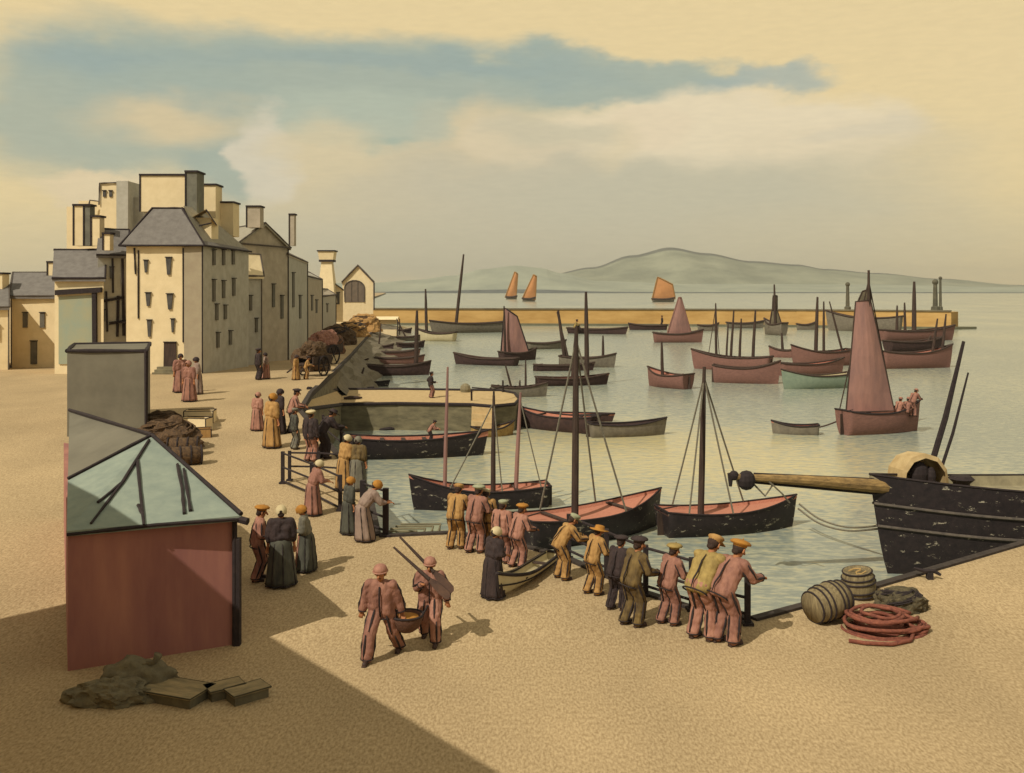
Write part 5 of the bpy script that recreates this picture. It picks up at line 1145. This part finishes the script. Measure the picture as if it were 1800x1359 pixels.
NET = mat('olive_net', (124, 110, 78), (68, 60, 44), 16, bump=.8); NETB = mat('brown_net', (126, 96, 62), (70, 54, 40), 12, bump=.8)
def net_heap(name, label, c, r, m_, seed, strands=18, cat='net'):
    t = thing(name, label, cat, c); lumpy(c, r, seed).build('bundle', m_, t, True, False)
    q = MB(); rnd = random.Random(seed)
    for i in range(strands):
        a0 = rnd.random()*6.28; ph = rnd.uniform(.2, 1.1); pts = []
        for k in range(7):
            a = a0+k*.3; z = math.sin(ph+k*.12)*.9; w = math.sqrt(max(0, 1-z*z)); pts.append(Vector(c)+Vector((math.cos(a)*w*r[0]*1.04, math.sin(a)*w*r[1]*1.04, z*r[2]*1.03+r[2]*.33)))
        q.tube(pts, max(.012, r[0]*.028), 5)
    q.build('strand', INK if seed % 2 else NETB, t, True); return t
net_heap('net_bundle', 'dark olive bundle of netting behind the rope coil', PG(1582, 1070), (.5, .36, .3), NET, 3)
# mooring ring
p = PG(1634, 1018); t = thing('mooring_cleat', 'small dark iron cleat on the quay edge below the ship', 'cleat', p)
q = MB(); q.box(p+Vector((0, 0, .07)), (.12, .12, .16)); q.build('base', INK, t, True); q = MB(); q.tube([p+Vector((-.32, .05, .22)), p+Vector((-.1, 0, .17)), p+Vector((.1, 0, .17)), p+Vector((.22, -.05, .1))], [.03, .05, .05, .03]); q.build('horn', INK, t, True)
# dinghy drawn up on the quay
def dinghy():
    a, b = PG(878, 1056), PG(972, 988); v = b-a; c = a+v*.5; t = thing('dinghy', 'pale narrow dinghy drawn up on the quay behind the woman in black', 'dinghy', (c.x, c.y, g(c.y)+.1), math.atan2(-v.y, -v.x))
    Lg = v.length; rows = hull_pts(Lg, .42, .13, .08, rise=1.5); n = len(rows)-1; m_ = len(rows[0])-1; q = MB()
    for s in (1, -1):
        for i in range(n):
            for j in range(m_): q.face([Vector((p.x, p.y*s, p.z)) for p in (rows[i][j], rows[i+1][j], rows[i+1][j+1], rows[i][j+1])])
            for j in range(m_): q.face([Vector((p.x*.97, p.y*s*.9, p.z+.03)) for p in (rows[i][j], rows[i+1][j], rows[i+1][j+1], rows[i][j+1])])
    tr = rows[0]; q.face([p.copy() for p in tr]+[Vector((p.x, -p.y, p.z)) for p in reversed(tr[1:])]); q.build('hull', WHT, t, False, False)
    top = [r[m_] for r in rows]; q = MB(); q.tube([p.copy() for p in top]+[Vector((p.x, -p.y, p.z)) for p in reversed(top)], .035, 6, closed=True); q.build('gunwale', INK, t)
    for s in (1, -1):
        q = MB(); q.tube([Vector((r[5].x, (r[5].y+.01)*s, r[5].z)) for r in rows], .018, 5); q.build('strake', INK, t)
    q = MB(); q.tube([Vector((rows[-1][j].x+.02, 0, rows[-1][j].z)) for j in range(m_+1)], .03, 5); q.build('stem', INK, t)
    for x in (-.25, .15): q = MB(); q.box((Lg*x, 0, .09), (.12, .36, .03)); q.build('thwart', WOOD, t)
dinghy()
# boxes, baskets, nets behind the shed
def crate(label, c, size, rz, m_=None, open_=True, name='fish_crate', group='crates and baskets on the quay', z=None):
    t = thing(name, label, 'crate', c, rz, group); x, y, h = size; m_ = m_ or CREAM; th = .03
    for (cx_, cy_, sx_, sy_) in ((0, -y/2, x, th), (0, y/2, x, th)): q = MB(); q.box((cx_, cy_, h/2), (sx_, sy_, h)); q.build('side', m_, t)
    for s in (-1, 1): q = MB(); q.box((s*(x/2-th/2), 0, h/2), (th-.002, y-th-.004, h-.004)); q.build('end', m_, t)
    q = MB(); q.box((0, 0, .02), (x-2*th-.004, y-th-.004, .03)); q.build('bottom', m_, t)
    q = MB(); r = max(.012, c.y*.0006); q.tube([(-x/2, -y/2, h), (x/2, -y/2, h), (x/2, y/2, h), (-x/2, y/2, h)], r, 5, closed=True)
    for sx2 in (-1, 1): q.tube([(sx2*x/2, -y/2-.01, 0), (sx2*x/2, -y/2-.01, h)], r, 5)
    q.build('edging', INK, t)
    return t
crate('cream box at the right of the heap behind the shed, farther one', PG(352, 742), (1.2, .7, .5), .1)
crate('cream box at the right of the heap behind the shed, nearer one', PG(345, 756), (1.1, .6, .5), -.15)
crate('ochre box beside the two cream boxes behind the shed', PG(350, 768), (.9, .6, .32), .3, CL['ochre'])
net_heap('net_heap', 'brown heap of nets right behind the peak of the shed roof', PG(292, 790)+Vector((0, .2, 0)), (1.2, .8, .8), NETB, 8, 22)
net_heap('net_heap', 'small brown net heap leaning on the grey store', PG(285, 752), (.9, .6, .5), NETB, 12, 14)
for i, (x, y, lb) in enumerate([(316, 782, 'upper wicker creel on the net heap side'), (322, 800, 'middle wicker creel beside the net heap'), (326, 817, 'lowest wicker creel beside the net heap')]):
    c = PG(x, y); t = thing('creel', lb, 'basket', c, .2*i, 'crates and baskets on the quay'); M_ = Matrix.Rotation(R(90), 4, 'Y')
    q = MB(); q.lathe([(.22, -.55), (.3, -.45), (.32, 0), (.3, .45), (.22, .55)], 14, mtx=Matrix.Translation((0, 0, .3)) @ M_); q.build('cage', NETB, t, False, True)
    for u in (-.5, -.17, .17, .5): q = MB(); q.tube([Matrix.Translation((0, 0, .3)) @ M_ @ Vector((math.cos(R(a*30))*.325, math.sin(R(a*30))*.325, u)) for a in range(12)], .03, 5, closed=True); q.build('hoop', INK, t)
# carts and heaps along the far quay
def cart(label, c, s, rz, loadm, seed):
    t = thing('handcart', label, 'cart', c, rz); q = MB(); q.box((0, 0, .75), (2.2, 1.2, .12)); q.build('bed', WOOD, t)
    for y in (-.62, .62):
        q = MB(); q.box((0, y, 1.0), (2.2, .06, .4)); q.build('side_board', WOOD, t)
        q = MB(); q.tube([(.3*0+math.cos(R(a*22.5))*.6, y*1.15, .6+math.sin(R(a*22.5))*.6) for a in range(16)], .05, 6, closed=True)
        for k in range(6): q.tube([(0, y*1.15, .6), (math.cos(k*math.pi/3)*.6, y*1.15, .6+math.sin(k*math.pi/3)*.6)], .03, 4)
        q.build('wheel', INK, t)
        q = MB(); q.tube([(-1.1, y*.7, .72), (-2.3, y*.6, .35)], .05); q.build('shaft', WOOD, t)
    lumpy((0, 0, 1.1), (1.15, .65, .75), seed).build('load', loadm, t); t.scale = (s,)*3; return t
cart('cart with a dark brown load nearest on the far quay', PG(543, 660)+Vector((.3, 0, 0)), 1.05, R(70), NETB, 21)
cart('cart with an ochre load farther along the far quay', PG(570, 640), 1.3, R(65), CL['brick'], 22)
for x, y, r_, m_, sd, lb in [(556, 652, (1.2, 1.4, 1.3), NETB, 31, 'dark brown net heap between the two far carts'), (590, 622, (1.6, 1.6, 1.6), mat('rust_heap', (158, 112, 76), (90, 66, 54), 3, bump=.6), 33, 'rust and grey heap of nets on the far quay edge'), (606, 606, (2.2, 2, 1.9), NETB, 35, 'tall dark heap of nets farther on the far quay edge'), (628, 592, (2.6, 2.4, 1.8), CL['ochre'], 37, 'ochre heap of sailcloth on the far quay'), (650, 583, (3, 2.4, 2.2), CL['ochre'], 38, 'small bright ochre heap beside the stall')]:
    c = PG(x-10, y); net_heap('net_heap', lb, c, r_, m_, sd, 14)
# boards and sacks in the left foreground
def boards():
    m_ = mat('weathered_board', (196, 170, 120), (118, 108, 80), 4, stretch=(.6, 3, 1), bump=.4, contrast=.25)
    for i, (x, y, sx_, sy_, rz, zb, lb) in enumerate([(300, 1225, 1.15, .55, -20, .0, 'wide weathered board lid at the foot of the red shed'), (395, 1222, .5, .3, 35, 0, 'small pale box lid right of the wide board'), (435, 1228, .55, .32, 40, 0, 'rightmost flat box in the shade of the shed')]):
        c = P(x, y, 0); t = thing('flat_box', lb, 'box', (c.x, c.y, zb), R(rz), 'boxes at the foot of the shed')
        q = MB(); q.box((0, 0, .07), (sx_, sy_, .14)); q.build('box_body', mat('box_side', (132, 122, 92), (98, 90, 70), 4), t)
        q = MB(); q.box((0, 0, .157), (sx_+.06, sy_+.06, .03)); q.build('lid', m_, t)
        q = MB(); q.tube([(-sx_/2-.03, -sy_/2-.03, .165), (sx_/2+.03, -sy_/2-.03, .165), (sx_/2+.03, sy_/2+.03, .165), (-sx_/2-.03, sy_/2+.03, .165)], .012, 5, closed=True); q.build('edging', mat('olive_edge', (92, 84, 60), (72, 66, 50), 5), t)
    c = P(245, 1208, 0); t = thing('sack', 'slumped grey sack with a pale patch left of the wide board', 'sack', c)
    q = lumpy(c, (.62, .32, .34), 44, amp=.22); q.build('bag', mat('sackcloth', (142, 130, 98), (108, 98, 74), 7, bump=.5), t, True, True)
    q = MB(); e = c+Vector((.12, -.05, .34)); q.tube([e, e+Vector((.14, 0, .07)), e+Vector((.2, 0, .2))], [.1, .04, .07], 8); q.build('neck', mat('sackcloth', (0, 0, 0)), t, True, True)
    c = P(195, 1232, 0); t = thing('tarpaulin', 'crumpled olive tarpaulin at the bottom left corner', 'tarpaulin', c); lumpy(c, (.62, .3, .26), 47, amp=.35).build('sheet', mat('sackcloth', (0, 0, 0)), t, True, False)
boards()

# ------------------------------------------------------------------ air
def haze():
    m = bpy.data.materials.new('air'); m.use_nodes = True; t = m.node_tree; t.nodes.clear(); o = t.nodes.new('ShaderNodeOutputMaterial'); v = t.nodes.new('ShaderNodeVolumePrincipled')
    v.inputs['Color'].default_value = (.80, .79, .69, 1); v.inputs['Density'].default_value = .00010; v.inputs['Anisotropy'].default_value = .2; t.links.new(v.outputs[0], o.inputs['Volume'])
    mb = MB(); mb.box((0, 4200, 95), (15000, 9800, 212)); tag(mb.build('haze', m), kind='stuff')
haze()
